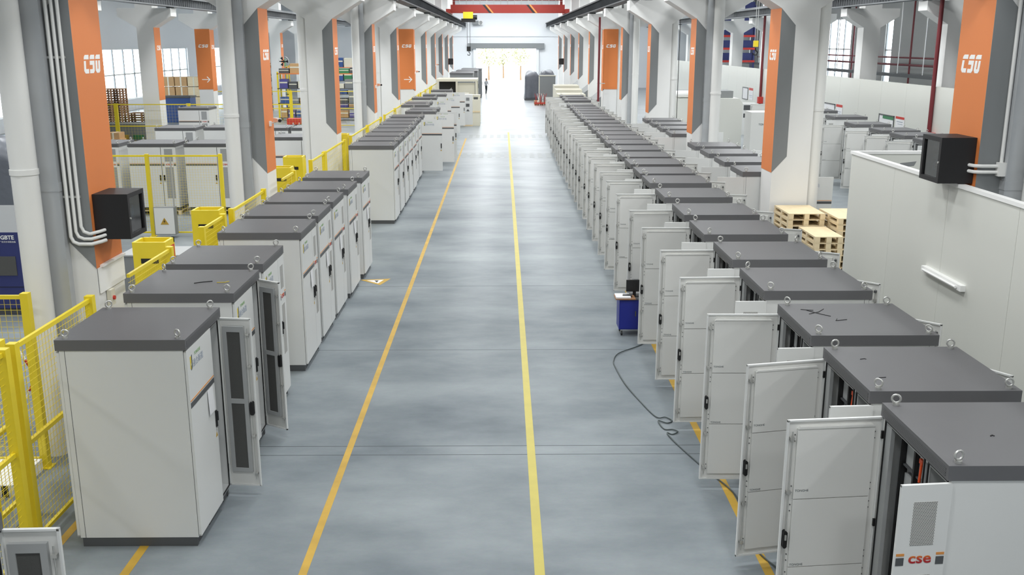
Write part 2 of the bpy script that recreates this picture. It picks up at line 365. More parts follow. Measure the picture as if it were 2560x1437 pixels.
def column(x, k, right, row2, label, group):
    y = 12.9+9.9*k+.46
    c = thing('column', label, 'column', (x, y, 0), math.pi if right else 0, group)
    sy = 1 if right else -1       # local side that looks at the camera
    obj('shaft', SHAFT, c); obj('corbel', CORB, c); obj('corbel', CORB, c, rot=(0, 0, math.pi))
    if row2 and right: return c
    obj('orange_band', ORB, c)
    if not row2: obj('grey_band', GB[sy], c)
    obj('lettering', CSG_SIDE, c, (.447, .06 if not right else -.06, 5.22), (0, 0, R(90)))
    if k == 5:
        obj('orange_cladding', CLAD[sy], c)
        rz = math.pi if right else 0
        obj('lettering', CSG_FRONT, c, (0.0, sy*.502, 5.28), (0, 0, rz))
        if not right: obj('arrow', ARROW, c, (0.06, sy*.502, 3.25))
    if not row2:
        duct = k in ((0, 1, 3) if not right else (0, 2, 4))
        if duct:
            obj('duct', DUCT, c, (0, sy*.53, 0))
            for z in (3.6, 6.1, 8.2): obj('duct_joint', DJ, c, (0, sy*.53, z))
            p = obj('downpipe', PIPE, c, (-.22, sy*.77, 0))
            obj('pipe_collar', RING, c, (-.22, sy*.77, 3.85))
        elif k < 8:
            obj('downpipe', PIPE, c, (-.58, sy*.25, 0)); obj('pipe_collar', RING, c, (-.58, sy*.25, 3.95))
    return c
for k in range(11):
    e = ' carrying an orange arrow panel' if k == 5 else ''
    column(-5.94, k, False, False, '%s column from the camera along the left of the aisle%s' % (ORD[k], e), 'columns left of the aisle')
    e = ' with an orange front panel' if k == 5 else ''
    column(6.77, k, True, False, '%s column from the camera along the right of the aisle%s' % (ORD[k], e), 'columns right of the aisle')
for k in range(2, 10):
    column(-18.54, k, False, True, '%s column from the left in the far row beyond the left bay' % ORD[k-2], 'columns beyond the left bay')
    column(19.36, k, True, True, '%s plain white column from the right behind the low partition wall' % ORD[k-2], 'columns beyond the partition wall')

# crane runway beams
def beam(x, mt, label):
    t = thing('runway_beam', label, 'crane beam', (x, 0, 7.28), group='crane runway beams')
    obj('web', bx(-.03, -10, .06, .03, YEND-.2, .46, mt), t)
    obj('bottom_flange', bx(-.24, -10, 0, .24, YEND-.2, .06, mt), t)
    obj('top_flange', bx(-.28, -10, .46, .28, YEND-.2, .54, mt), t)
    b = MB()
    for i in range(380):
        y = -10+.35*i
        b.box(-.22, y, .06, .22, y+.03, .46, mt)
    o = obj('stiffeners', b.mesh(), t); o['kind'] = 'stuff'
    obj('rail', bx(-.04, -10, .54, .04, YEND-.2, .64, mt), t)
    b = MB()
    for k in range(11):
        y = 12.9+9.9*k+.46; b.box(-.2, y-.25, -.06, .2, y+.25, 0, mt)
    obj('bearing_pads', b.mesh(), t)
beam(-4.62, DARKST, 'dark ribbed crane beam on the corbels left of the aisle')
beam(5.62, DARKST, 'dark ribbed crane beam on the corbels right of the aisle')
beam(-7.26, GREYST, 'grey crane beam on the outer corbels of the left columns')
beam(8.10, GREYST, 'grey crane beam on the outer corbels of the right columns')
beam(-17.22, GREYST, 'grey ribbed crane beam over the far side of the left bay')
beam(18.04, GREYST, 'grey ribbed crane beam above the low partition wall')
# bridge crane across the aisle, with its hoist
t = thing('bridge_crane', 'red overhead bridge crane spanning the aisle near the doorway', 'crane', (0.5, 88, 7.92))
obj('girder', bx(-4.95, -.25, .05, 4.95, .25, .75, REDST), t)
obj('girder', bx(-4.95, 2.2, 1.2, 4.95, 2.6, 1.9, REDST), t)
for sx in (-1, 1): obj('girder_bracket', bx(sx*4.8-.12, 2.25, .36, sx*4.8+.12, 2.55, 1.2, REDST), t)
for sx in (-1, 1): obj('end_carriage', bx(sx*5.12-.17, -1.4, 0, sx*5.12+.17, 3.4, .36, REDST), t)
hr = MB()
for i in range(17): hr.cyl((-4.8+.6*i, .3, .75), (-4.8+.6*i, .3, 1.35), .02, ZINC, 5)
hr.cyl((-4.8, .3, 1.35), (4.8, .3, 1.35), .02, ZINC, 5).cyl((-4.8, .3, 1.05), (4.8, .3, 1.05), .015, ZINC, 5)
obj('handrail', hr.mesh(), t)
for x in (-1.9, 1.9):
    obj('chevron', MB().prism([(x-.3, .75), (x-.1, .75), (x+.5, .05), (x+.3, .05)], 'y', -.256, -.25, BLACK).prism([(x-.05, .75), (x+.1, .75), (x+.7, .05), (x+.55, .05)], 'y', -.256, -.25, STRO).mesh(), t)
h = thing('hoist', 'yellow wire hoist with black trolley hanging under the red crane', 'hoist', (-2.9, 87.5, 7.5))
obj('drum_housing', bx(-.45, -.3, 0, .4, .25, .55, YEL), h); obj('trolley', bx(-.62, -.2, -.3, .6, .3, 0, BLACK), h)
obj('motor', MB().cyl((.35, 0, .1), (.75, 0, .1), .2, BLACK, 12).mesh(), h)
b = MB()
for dx in (-.12, .12): b.cyl((dx, 0, 0), (dx, 0, -2.4), .018, BLACK, 5)
obj('rope', b.mesh(), h); obj('hook_block', bx(-.17, -.1, -2.75, .17, .1, -2.35, BLACK), h)
obj('hook', MB().tube([(0, 0, -2.7), (.02, 0, -2.85), (.12, 0, -2.95), (.06, 0, -3.1), (-.08, 0, -3.08), (-.1, 0, -2.98)], .035, DARKST, 6).mesh(), h)
t = thing('air_conditioner', 'grey outdoor air-conditioner unit high on the end wall', 'air conditioner', (-3.0, YEND-.2, 7.62))
obj('casing', bx(-.62, -.35, 0, .15, .2, .46, GREYB), t); obj('fan_box', bx(.15, -.35, 0, .64, .2, .46, WHITE), t)
obj('fan_grille', MB().torus((.4, -.36, .23), .17, .03, DKG).torus((.4, -.36, .23), .07, .03, DKG, n=10).mesh(), t)

# ------------------------------------------------------------------ lamps under the ceiling
LAMPM = MB().box(-.62, -.62, 0, .62, .62, .08, ZINC).cyl((-.4, 0, .08), (-.4, 0, .9), .012, ZINC, 6).cyl((.4, 0, .08), (.4, 0, .9), .012, ZINC, 6).mesh()
LAMPD = bx(-.6, -.6, -.02, .6, .6, 0, LAMPG)
for i, x in enumerate(LAMP_X):
    for j, y in enumerate(LAMP_Y):
        h = obj('lamp_housing', LAMPM, CEIL, (x, y, 10.6)); obj('lamp_diffuser', LAMPD, h)
        ld = bpy.data.lights.new('lamp_light', 'AREA'); ld.shape = 'SQUARE'; ld.size = 1.2; ld.energy = LAMP_W*(1.1 if y < 8 else 1.2 if y < 22 else 1.45); ld.color = LAMP_COL
        obj('lamp_light', ld, h, (0, 0, -.05))

# ------------------------------------------------------------------ cabinets
W0, D0, ZB, ZT, H0 = 1.30, 1.32, .11, 2.31, 2.43
BD, ND = .885, .405           # door widths
g = MB()
for x0, x1 in ((.06, .22), (.5, .8), (1.08, 1.24)): g.box(x0, .03, 0, x1, .08, ZB, DKG).box(x0, D0-.08, 0, x1, D0-.03, ZB, DKG)
g.box(.006, .02, 0, .06, D0-.02, ZB, DKG).box(W0-.06, .02, 0, W0-.006, D0-.02, ZB, DKG).box(.06, .03, ZB-.03, W0-.06, D0-.03, ZB, DKG)
M_BASE = g.mesh()
M_LID = MB().box(-.012, -.035, ZT, W0+.012, D0+.035, H0, LID).box(.03, -.0375, ZT+.02, W0-.03, -.035, H0-.03, LIDP).mesh()
g = MB()   # shell: outer sides white
g.box(0, 0, ZB, .03, D0, ZT, CABW).box(W0-.03, 0, ZB, W0, D0, ZT, CABW)
g.box(.03, D0-.05, ZB, W0-.03, D0, ZB+.1, CABW).box(.03, D0-.05, ZT-.1, W0-.03, D0, ZT, CABW)
g.box(.03, .0, ZB, W0-.03, D0-.05, ZB+.05, CABG).box(.03, 0, ZT-.05, W0-.03, D0-.05, ZT, CABW)
g.box(BD-.02, .02, ZB+.05, BD+.02, D0-.1, ZT-.05, CABG).box(.03, D0*.55, ZB+.05, BD-.02, D0*.58, ZT-.05, CABG)
g.box(BD+.02, D0*.35, ZB+.05, W0-.03, D0*.38, ZT-.05, CABG)
g.box(.03, .0, ZB+.05, .16, .035, ZT-.05, CABG).box(BD-.07, 0, ZB+.05, BD-.02, .035, ZT-.05, CABG)
for xx in (-.0015, W0): g.box(xx, D0-.062, ZB, xx+.0015, D0-.057, ZT, DKG)
M_SHELL = g.mesh()
g = MB()   # black door gasket round the two openings
for x0, x1 in ((.035, BD-.03), (BD+.03, W0-.035)):
    for a in ((x0, ZB+.03, x0+.012, ZT-.02), (x1-.012, ZB+.03, x1, ZT-.02), (x0, ZB+.03, x1, ZB+.042), (x0, ZT-.032, x1, ZT-.02)):
        g.box(a[0], -.012, a[1], a[2], 0, a[3], BLACK)
M_GASK = g.mesh()
g = MB()   # battery rack uprights and trays
for x in (.2, .46, .72): g.box(x, .08, ZB+.06, x+.03, .14, ZT-.1, BLACK)
for i in range(7): g.box(.2, .1, ZB+.1+.29*i, .75, .6, ZB+.115+.29*i, DKG)
M_RACK = g.mesh()
M_MOD = MB().box(.235, .12, 0, .455, .68, .2, CABG).box(.495, .12, 0, .715, .68, .2, CABG).mesh()
M_PLUG = MB().box(-.03, -.03, -.02, .03, .03, .02, CABOR).cyl((0, -.02, 0), (.05, -.05, -.16), .012, CABOR, 6).mesh()
M_EYE = MB().cyl((0, 0, 0), (0, 0, .02), .028, ZINC, 10).torus((0, 0, .06), .036, .0095, ZINC, 'x', 18, 6).mesh()
# large door, hinge at the left edge (x=0), outer face at y=-0.03
zd0, zd1 = ZB+.015, ZT-.012
def door_shell(w, sgn):
    g = MB(); xs = lambda a, b: (min(sgn*a, sgn*b), max(sgn*a, sgn*b))
    a, b = xs(.003, w-.003)
    g.box(a, -.034, zd0, b, -.03, zd1, CABW)
    for p, q in ((.003, .02), (w-.02, w-.003)):
        u, v = xs(p, q); g.box(u, -.03, zd0, v, -.006, zd1, CABW)
    g.box(a, -.03, zd0, b, -.006, zd0+.017, CABW).box(a, -.03, zd1-.017, b, -.006, zd1, CABW)
    u, v = xs(.02, w-.02); g.box(u, -.03, zd0+.017, v, -.024, zd1-.017, CABI)
    return g.mesh()
M_BIG = door_shell(BD, 1)
hz = (zd1-zd0-.16)/3
M_LINER = MB().prism([(.085, .004), (.79, .004), (.79, hz-.004), (.085, hz-.004)], 'y', -.024, .004, CABI).mesh()
M_LINTOP = MB().prism([(.085, 0), (.79, 0), (.77, .02), (.105, .02)], 'y', -.024, .012, CABI).mesh()
g = MB().cyl((.835, .004, zd0+.08), (.835, .004, zd1-.1), .006, ZINC, 6)
M_ROD = g.mesh()
M_GUIDE = MB().box(.815, -.024, -.012, .855, .014, .012, ZINC).box(.822, .014, -.02, .848, .018, .02, ZINC).mesh()
M_LOCK = MB().prism([(.82, -.07), (.833, -.085), (.847, -.085), (.86, -.07), (.86, .07), (.847, .085), (.833, .085), (.82, .07)], 'y', -.024, .02, BLACK).box(.832, .02, .0, .848, .03, .05, ZINC).mesh()
g = MB()
for i in range(3):
    for z in (.06, .12, hz-.12, hz-.06):
        for x in (.07, .803): g.cyl((x, -.024, zd0+.08+i*hz+z), (x, -.018, zd0+.08+i*hz+z), .006, DKG, 6)
M_RIV = g.mesh()
M_STRO = bx(.012, -.037, 1.715, BD-.012, -.034, 1.728, STRO)
M_STRG = bx(.012, -.037, 1.640, BD-.012, -.034, 1.700, DKG)
M_HAND = MB().box(-.02, -.05, -.1, .02, -.034, .1, BLACK).box(-.012, -.066, -.02, .012, -.05, .09, BLACK).cyl((0, -.05, -.13), (0, -.036, -.13), .014, ZINC, 8).mesh()
M_HING = MB().box(-.008, -.02, 0, .014, .004, .07, BLACK).mesh()
M_SHEET = bx(-.1, -.042, -.3, .1, -.040, 0, PAPER)
M_WARN = MB().prism([(-.035, 0), (.035, 0), (0, .06)], 'y', -.036, -.034, YELF).mesh()
# narrow door, hinge at the right edge (spans -x)
M_NAR = door_shell(ND, -1)
M_GRU = bx(-ND+.11, -.0365, 1.80, -.11, -.034, 2.16, GRILLE)
M_GRL = bx(-ND+.11, -.0365, 0.75, -.11, -.034, 1.55, GRILLE)
g = MB()
for x0, x1 in ((-ND+.012, -ND+.075), (-.075, -.012)): g.box(x0, -.037, 1.715, x1, -.034, 1.735, STRO).box(x0, -.037, 1.635, x1, -.034, 1.70, DKG)
M_NBAR = g.mesh()
GRB = perfmat('perforated_panel', srgb(178, 180, 181), srgb(140, 142, 143), 0.02, 0.36)
M_GRUW = bx(-ND+.09, -.0365, 1.79, -.09, -.034, 2.24, GRB)
M_GRLW = bx(-ND+.09, -.0365, .45, -.09, -.034, 1.58, GRB)
g = MB()   # filter frame on the inner face
fx0, fx1 = -ND+.09, -.05
for a in ((fx0, .32, fx0+.05, 2.2), (fx1-.05, .32, fx1, 2.2), (fx0+.05, .32, fx1-.05, .37), (fx0+.05, 2.13, fx1-.05, 2.2), (fx0+.05, 1.22, fx1-.05, 1.28)): g.box(a[0], -.024, a[1], a[2], .012, a[3], CABG)
M_FFR = g.mesh()
M_FILT = MB().box(fx0+.05, -.024, .37, fx1-.05, .002, 1.22, FILT).mesh()
M_FILT2 = MB().box(fx0+.05, -.024, 1.28, fx1-.05, .002, 2.13, FILT).mesh()
M_NROD = MB().cyl((-ND+.05, .004, zd0+.1), (-ND+.05, .004, zd1-.12), .006, ZINC, 6).mesh()
M_NGUIDE = MB().box(-ND+.03, -.024, -.012, -ND+.07, .014, .012, ZINC).mesh()
M_NLOCK = MB().prism([(-ND+.035, -.085), (-ND+.065, -.085), (-ND+.075, -.07), (-ND+.075, .07), (-ND+.065, .085), (-ND+.035, .085), (-ND+.025, .07), (-ND+.025, -.07)], 'y', -.024, .02, BLACK).mesh()
# rear leaf: hinge at x=0, spans +x, outer face towards +y
RW = .645
g = MB().box(.003, .03, zd0, RW-.003, .034, zd1, CABW)
for p, q in ((.003, .02), (RW-.02, RW-.003)): g.box(p, .004, zd0, q, .03, zd1, CABW)
g.box(.003, .004, zd0, RW-.003, .03, zd0+.017, CABW).box(.003, .004, zd1-.017, RW-.003, .03, zd1, CABW).box(.02, .022, zd0+.017, RW-.02, .03, zd1-.017, CABI)
M_REAR = g.mesh()
M_RLIN = MB().box(.08, -.004, zd0+.08, RW-.11, .022, zd1-.08, CABI).mesh()
M_RROD = MB().cyl((RW-.06, -.004, zd0+.1), (RW-.06, -.004, zd1-.08), .007, ZINC, 6).box(RW-.08, -.012, zd1-.26, RW-.04, .022, zd1-.22, ZINC).box(RW-.075, -.02, zd1-.13, RW-.045, .022, zd1-.1, DKG).mesh()
M_REARR = MB().box(-RW+.003, .004, zd0, -.003, .034, zd1, CABW).mesh()
M_STAY = MB().cyl((0, 0, 0), (.36, .0, 0), .009, LOGOW, 6).mesh()

def cabinet(loc, rz, label, group, big=0, nar=0, rear=0, sheet=False, warn=True, inner=True, logo=True, scale=None, plug=False, eyes=True, name='power_cabinet'):
    c = thing(name, label, 'cabinet', loc, rz, group, scale)
    obj('plinth', M_BASE, c); obj('shell', M_SHELL, c); obj('lid', M_LID, c)
    if eyes:
        for x in (.05, W0-.05):
            for y in (.06, D0-.06): obj('lifting_eye', M_EYE, c, (x, y, H0), (0, 0, random.uniform(-.9, .9)))
    if big or nar:
        obj('door_gasket', M_GASK, c)
    if big and inner:
        r = obj('battery_rack', M_RACK, c)
        for i in range(7): obj('battery_module', M_MOD, r, (0, 0, ZB+.12+.29*i))
        if plug:
            for z in (.42, 1.29, 1.87): obj('connector', M_PLUG, r, (.62, .1, ZB+z+.17))
    d = obj('large_door', M_BIG, c, rot=(0, 0, -R(big)))
    if big:
        for i in range(3): obj('liner_panel', M_LINER, d, (0, 0, zd0+.08+i*hz))
        obj('liner_lip', M_LINTOP, d, (0, 0, zd0+.08+3*hz))
        obj('latch_rod', M_ROD, d); obj('lock_case', M_LOCK, d, (0, 0, 1.16))
        for z in (.3, .75, 1.62, 2.13): obj('rod_guide', M_GUIDE, d, (0, 0, z))
        obj('rivets', M_RIV, d)
        for z in (1.63, .9): obj('panel_print', INNERT, d, (.715, .005, z), (0, 0, math.pi))
        for z in (.3, 1.25, 2.1): obj('hinge', M_HING, c, (.0, -.002, z))
    if logo:
        obj('orange_stripe', M_STRO, d); obj('grey_stripe', M_STRG, d)
    if logo is True:
        obj('logo_mark', JLOGO, d, (.1, -.036, 2.06)); obj('logo_hook', JHOOK, d, (.1, -.036, 2.06))
        obj('logo_name', TONGHE, d, (.36, -.035, 2.19)); obj('logo_script', TONGCH, d, (.37, -.035, 2.09))
    obj('handle', M_HAND, d, (BD-.05, 0, 1.2))
    if warn: obj('warning_sticker', M_WARN, d, (BD-.06, 0, .98))
    if sheet: obj('paper_sheet', M_SHEET, d, (BD-.2, 0, 1.63), (R(-2), 0, 0))
    n = obj('narrow_door', M_NAR, c, (W0, 0, 0), (0, 0, R(nar)))
    obj('grille', M_GRUW if logo == 'stripe' else M_GRU, n); obj('grille', M_GRLW if logo == 'stripe' else M_GRL, n); obj('logo_bars', M_NBAR, n); obj('lettering', CSE, n, (-ND/2, -.036, 1.69))
    obj('handle', M_HAND, n, (-ND+.05, 0, 1.2))
    if nar:
        obj('filter_frame', M_FFR, n); obj('filter', M_FILT, n); obj('filter', M_FILT2, n)
        obj('latch_rod', M_NROD, n); obj('lock_case', M_NLOCK, n, (0, 0, 1.16))
        for z in (.3, .8, 1.7, 2.1): obj('rod_guide', M_NGUIDE, n, (0, 0, z))
    r = obj('rear_door', M_REAR, c, (0, D0, 0), (0, 0, R(rear)))
    if rear:
        obj('liner_panel', M_RLIN, r); obj('latch_rod', M_RROD, r)
    obj('rear_door', M_REARR, c, (W0, D0, 0))
    return c

# right row: fronts towards the aisle, doors standing open
XR = 3.37
RY = [6.71, 8.32, 10.05, 12.0, 13.84, 15.76, 17.63, 19.73, 21.8, 23.45, 25.3, 27.0, 28.8, 30.6, 32.15, 33.75, 35.4, 37.05, 38.85, 40.8, 42.5, 44.2, 45.9, 47.6, 49.6]
RB = [84.8, 78, 91, 88, 88.5, 91, 89, 90]
RR = [30, 33, 44, 47, 62, 70, 66, 74]
for i, y in enumerate(RY):
    ex = {0: ', nearest the camera', 2: ' with pen scribbles on its lid'}.get(i, '')
    lab = ('%s open-doored cabinet from the camera in the row right of the aisle' % (ORD[i] if i < 22 else ORD[i-20].replace('third', 'twenty-third').replace('fourth', 'twenty-fourth').replace('fifth', 'twenty-fifth')))
    if i == 0: lab = 'open white cabinet with red logo door, nearest the camera in the right row'
    cabinet((XR+random.uniform(-.02, .02) if i > 3 else XR, y+1.3, 0), R(-90), lab, 'cabinets right of the aisle',
            big=RB[i] if i < 8 else random.uniform(84, 93), nar=(95 if i == 0 else 93 if i < 3 else random.uniform(88, 96)),
            rear=RR[i] if i < 8 else random.uniform(60, 85), plug=i < 5, inner=i < 12, warn=False)
FR = [54.0, 56.1, 58.5]
for i, y in enumerate(FR):
    cabinet((3.5, y+1.3, 0), R(-90), ['nearest', 'middle', 'farthest'][i]+' of three cabinets beyond the gap in the right row', 'far cabinets right of the aisle',
            big=92, nar=90, rear=75, inner=False)
# left row, nearest group
LY = [4.72, 9.96, 11.94, 13.62, 15.98, 17.6, 19.2, 20.9, 22.75]
LX = [-3.42, -3.42, -3.43, -3.46, -3.39, -3.40, -3.40, -3.36, -3.32]
LL = ['white cabinet at the lower left corner with its mesh door ajar',
      'nearest whole cabinet left of the aisle, narrow mesh door open',
      'second cabinet left of the aisle, two offcuts on its lid, door half open',
      'third cabinet left of the aisle, closed, set back behind a half-open door',
      'fourth cabinet left of the aisle, closed, with a paper sheet hanging',
      'fifth cabinet left of the aisle, closed, close against the fourth',
      'sixth cabinet left of the aisle, closed, grey lid',
      'seventh cabinet left of the aisle, closed, grey lid',
      'eighth cabinet left of the aisle, last before the gap']
for i, y in enumerate(LY):
    if i == 8: pass
    cabinet((LX[i], y, 0), R(90), LL[i], 'cabinets left of the aisle', nar={0: 92, 1: 84, 2: 58}.get(i, 0), sheet=i >= 3 or i == 1)
LY2 = [30.06, 31.7, 33.35, 35.0, 36.65, 38.3, 39.95]
for i, y in enumerate(LY2):
    cabinet((-3.36-(.06 if i > 4 else 0), y, 0), R(90), '%s closed cabinet of the group beyond the gap, left of the aisle' % ORD[i], 'closed cabinets beyond the gap', sheet=i in (2, 4))
LY3 = [(42.1, -3.45), (45.3, -3.1), (47.0, -3.05), (50.0, -3.75), (51.9, -3.75), (56.6, -3.8), (60.1, -3.45), (65.6, -3.35)]
for i, (y, x) in enumerate(LY3):
    cabinet((x, y, 0), R(90), '%s cabinet left of the aisle with its large logo door swung open' % ORD[i], 'far left cabinets with open doors', big=90 if i else 92, inner=False)
# second row on the right, turned to the right bay; rear leaves open to the aisle side
R2Y = [23.75, 25.75, 27.75, 29.75, 34.0, 36.0, 38.0, 40.0]
for i, y in enumerate(R2Y):
    lab = '%s cabinet of the row %s right columns' % (ORD[i % 4], 'between the second and third' if i < 4 else 'between the third and fourth')
    cabinet((7.24, y, 0), R(90), lab, 'second row of right cabinets', big=90 if i in (0, 2, 3, 5) else 0, rear=random.uniform(72, 88), inner=False)
# third row: in the right bay facing the second row
R3Y = [31.2, 33.2, 35.2, 37.9, 41.8, 45.6, 48.4, 51.5]
for i, y in enumerate(R3Y):
    cabinet((13.7+(.5 if i > 3 else 0), y+1.3, 0), R(-90), '%s open cabinet from the right in the row by the low partition wall' % ORD[i], 'cabinets by the partition wall', big=random.uniform(96, 118), nar=90, inner=False)
# left bay: wider cabinets facing the camera, on pallets
def pallet_mesh(w, d, mt):
    g = MB()
    for i in range(7): y0 = i*(d-.1)/6; g.box(0, y0, .12, w, y0+.1, .14, mt)
    for i in range(3):
        x0 = i*(w-.1)/2
        for j in range(3): y0 = j*(d-.1)/2; g.box(x0, y0, .02, x0+.1, y0+.1, .1, mt)
        g.box(x0, 0, .1, x0+.1, d, .12, mt); g.box(x0, 0, 0, x0+.1, d, .02, mt)
    return g.mesh()
PALB = pallet_mesh(1.55, 1.3, WOOD)
LB = [(-13.95, 31.8, 'leftmost of the three wide cabinets on pallets in the left bay'), (-12.12, 31.8, 'middle of the three wide cabinets on pallets in the left bay'), (-10.3, 31.8, 'rightmost of the three wide cabinets on pallets in the left bay'),
      (-13.3, 37.8, 'wide cabinet standing behind the three on pallets in the left bay'), (-11.5, 38.0, 'wide cabinet half hidden behind the second left column'), (-16.2, 49.5, 'far wide cabinet with a grey lid below the orange arrow panel'),
      (-9.75, 37.8, 'left one of two cabinets behind the second left column'), (-8.1, 37.8, 'right one of two cabinets behind the second left column'), (-8.0, 34.0, 'small-looking cabinet nearest behind the second left column')]
for i, (x, y, lab) in enumerate(LB):
    tag(obj('pallet', PALB, None, (x, y, 0)), 'wooden pallet under the '+lab.replace(' on pallets', '').replace(' half hidden', ''), 'pallet', 'pallets under the left-bay cabinets')
    cabinet((x, y, .14), 0, lab, 'cabinets in the left bay', scale=(1.18, 1, .9), name='wide_power_cabinet', logo='stripe')
# pen marks and offcuts lying on lids
def stroke(pts, z, mt, r=.004):
    return MB().tube([(x, y, z) for x, y in pts], r, mt, 5).mesh()
t = thing('pen_marks', 'black pen scribbles on the lid of the third right cabinet', 'marking', (XR, 10.05, H0))
for p in ([(.22, 1.0), (.3, .88), (.42, .74)], [(.2, .84), (.34, .93), (.44, 1.06)], [(.16, 1.04), (.3, 1.0)], [(.42, .56), (.56, .6)], [(.42, .56), (.46, .64)]): obj('stroke', stroke(p, .0035, BLACK, .004), t)
t = thing('pen_mark', 'small black pen mark on the lid of the second right cabinet', 'marking', (XR, 8.32, H0)); obj('stroke', stroke([(.2, .9), (.25, .92), (.26, .9)], .003, BLACK), t); obj('stroke', stroke([(.18, .35), (.25, .36)], .003, BLACK), t)
t = thing('pen_mark', 'small black dot mark on the lid of the nearest right cabinet', 'marking', (XR, 6.71, H0)); obj('stroke', stroke([(.55, .55), (.57, .57), (.58, .55)], .003, BLACK, .006), t)
tag(obj('cable_offcut', stroke([(-4.05, 12.45), (-3.95, 12.52), (-3.84, 12.56)], H0+.007, BLACK, .006)), 'black cable offcut on the lid of the second left cabinet', 'offcut')
tag(obj('wire_offcut', stroke([(-3.76, 12.48), (-3.66, 12.49), (-3.62, 12.55)], H0+.007, LOGOY, .005)), 'short yellow wire on the lid of the second left cabinet', 'offcut')

# ------------------------------------------------------------------ wall-hung data racks and their conduits
def rack(x, y, z, right, label, trunk):
    t = thing('data_rack', label, 'data rack', (x, y, z), math.pi if right else 0, 'wall-hung data racks')
    # local: back on x=0, door on +x
    obj('case', MB().box(0, -.3, 0, .42, .3, .03, RACKB).box(0, -.3, .58, .42, .3, .61, RACKB).box(0, -.3, .03, .42, -.27, .58, RACKB).box(0, .27, .03, .42, .3, .58, RACKB).box(0, -.27, .03, .02, .27, .58, RACKB).mesh(), t)
    d = obj('door_frame', MB().box(.42, -.3, 0, .47, -.24, .61, RACKB).box(.42, .24, 0, .47, .3, .61, RACKB).box(.42, -.24, 0, .47, .24, .06, RACKB).box(.42, -.24, .55, .47, .24, .61, RACKB).mesh(), t)
    obj('pane', bx(.44, -.24, .06, .446, .24, .55, SMOKE), d)
    s = .27 if right else -.27
    obj('lock', MB().cyl((.47, s, .28), (.485, s, .28), .014, ZINC, 8).mesh(), d)
    for i, zz in enumerate((.12, .27, .42)): obj('switch_unit', MB().box(.06, -.22, zz, .34, .22, zz+.07, [DKG, GREYB, DKG][i]).mesh(), t)
    obj('cable_loop', MB().tube([(.36, -.1, .13), (.39, -.05, .22), (.38, .08, .3), (.36, .12, .4)], .012, BLUEB, 6).mesh(), t)
rack(-5.49, 13.28, 2.92, False, 'black glass-door data rack on the nearest left column', None)
rack(6.32, 13.28, 3.66, True, 'black glass-door data rack on the nearest right column', None)
rack(-5.49, 102.5, 3.3, False, 'small distant black rack on a far left column', None)
rack(6.32, 102.5, 3.3, True, 'small distant black rack on a far right column', None)
t = thing('conduit_run', 'three white conduits bending into the left data rack', 'conduit', (0, 0, 0))
for i in range(3):
    xx = -5.62-.075*i; zz = 3.02-.07*i; yy = 12.85
    pts = [(xx, yy, 11.4), (xx, yy, zz+.1), (xx+.03, yy, zz+.03), (xx+.1, yy, zz), (-5.5, yy, zz), (-5.4, yy+.08, zz+.02), (-5.36, 12.99, zz+.03)]
    obj('conduit', MB().tube(pts, .023 if i < 2 else .026, PVC, 8).mesh(), t)
obj('clip', bx(-5.82, 12.86, 3.5, -5.6, 12.9, 3.53, ZINC), t); obj('clip', bx(-5.82, 12.86, 5.3, -5.6, 12.9, 5.33, ZINC), t)
t = thing('conduit_run', 'white conduits and junction box beside the right data rack', 'conduit', (0, 0, 0))
obj('conduit', MB().tube([(6.62, 12.86, 11.4), (6.62, 12.86, 3.95)], .026, PVC, 8).mesh(), t)
obj('conduit', MB().tube([(6.86, 12.84, 11.4), (6.86, 12.84, 0.05)], .05, PVC, 10).mesh(), t)
obj('junction_box', bx(6.56, 12.78, 3.78, 6.69, 12.88, 3.96, PVC), t)
for z in (3.83, 3.91): obj('conduit', MB().tube([(6.56, 12.84, z), (6.36, 12.84, z), (6.28, 12.88, z), (6.25, 12.99, z)], .024, PVC, 8).mesh(), t)
obj('conduit', MB().tube([(6.69, 12.82, 3.82), (6.92, 12.78, 3.82)], .012, PVC, 6).mesh(), t)
# alarm call point and cover on the first left column
t = thing('alarm_point', 'cream alarm box with red lamp low on the nearest left column', 'alarm', (-5.49, 13.2, 1.95)); obj('case', bx(0, -.07, 0, .06, .07, .22, CREAM), t); obj('lamp', MB().cyl((.06, 0, .1), (.085, 0, .1), .03, RED, 10).mesh(), t)
t = thing('cover_plate', 'white plastic cover plate under the orange band, nearest left column', 'cover', (-5.49, 13.36, 2.28)); obj('plate', bx(0, -.44, -.1, .02, .44, .25, LOGOW), t); obj('strip', bx(.0, -.36, .25, .05, .44, .28, LOGOW), t)
# surveillance cameras on the left columns
CB = MB().box(-.045, -.16, -.04, .045, .12, .05, LOGOW).mesh(); CL = MB().cyl((0, -.16, 0), (0, -.2, 0), .038, BLACK, 10).mesh()
CA = MB().tube([(-.12, .1, -.08), (-.06, .08, -.06), (0, .02, -.03)], .018, LOGOW, 6).mesh()
for i, (k, lab) in enumerate(((1, 'on the second left column'), (3, 'on the fourth left column'), (5, 'beside the orange arrow panel'), (7, 'on the eighth left column'))):
    t = thing('security_camera', 'white bullet camera '+lab, 'camera', (-5.32, 12.9+9.9*k+.5, 3.72), R(35), 'cameras on the left columns')
    obj('housing', CB, t); obj('lens', CL, t); obj('bracket', CA, t); obj('mount', bx(-.17, .06, -.14, -.1, .16, -.02, LOGOW), t, rot=(0, 0, 0))

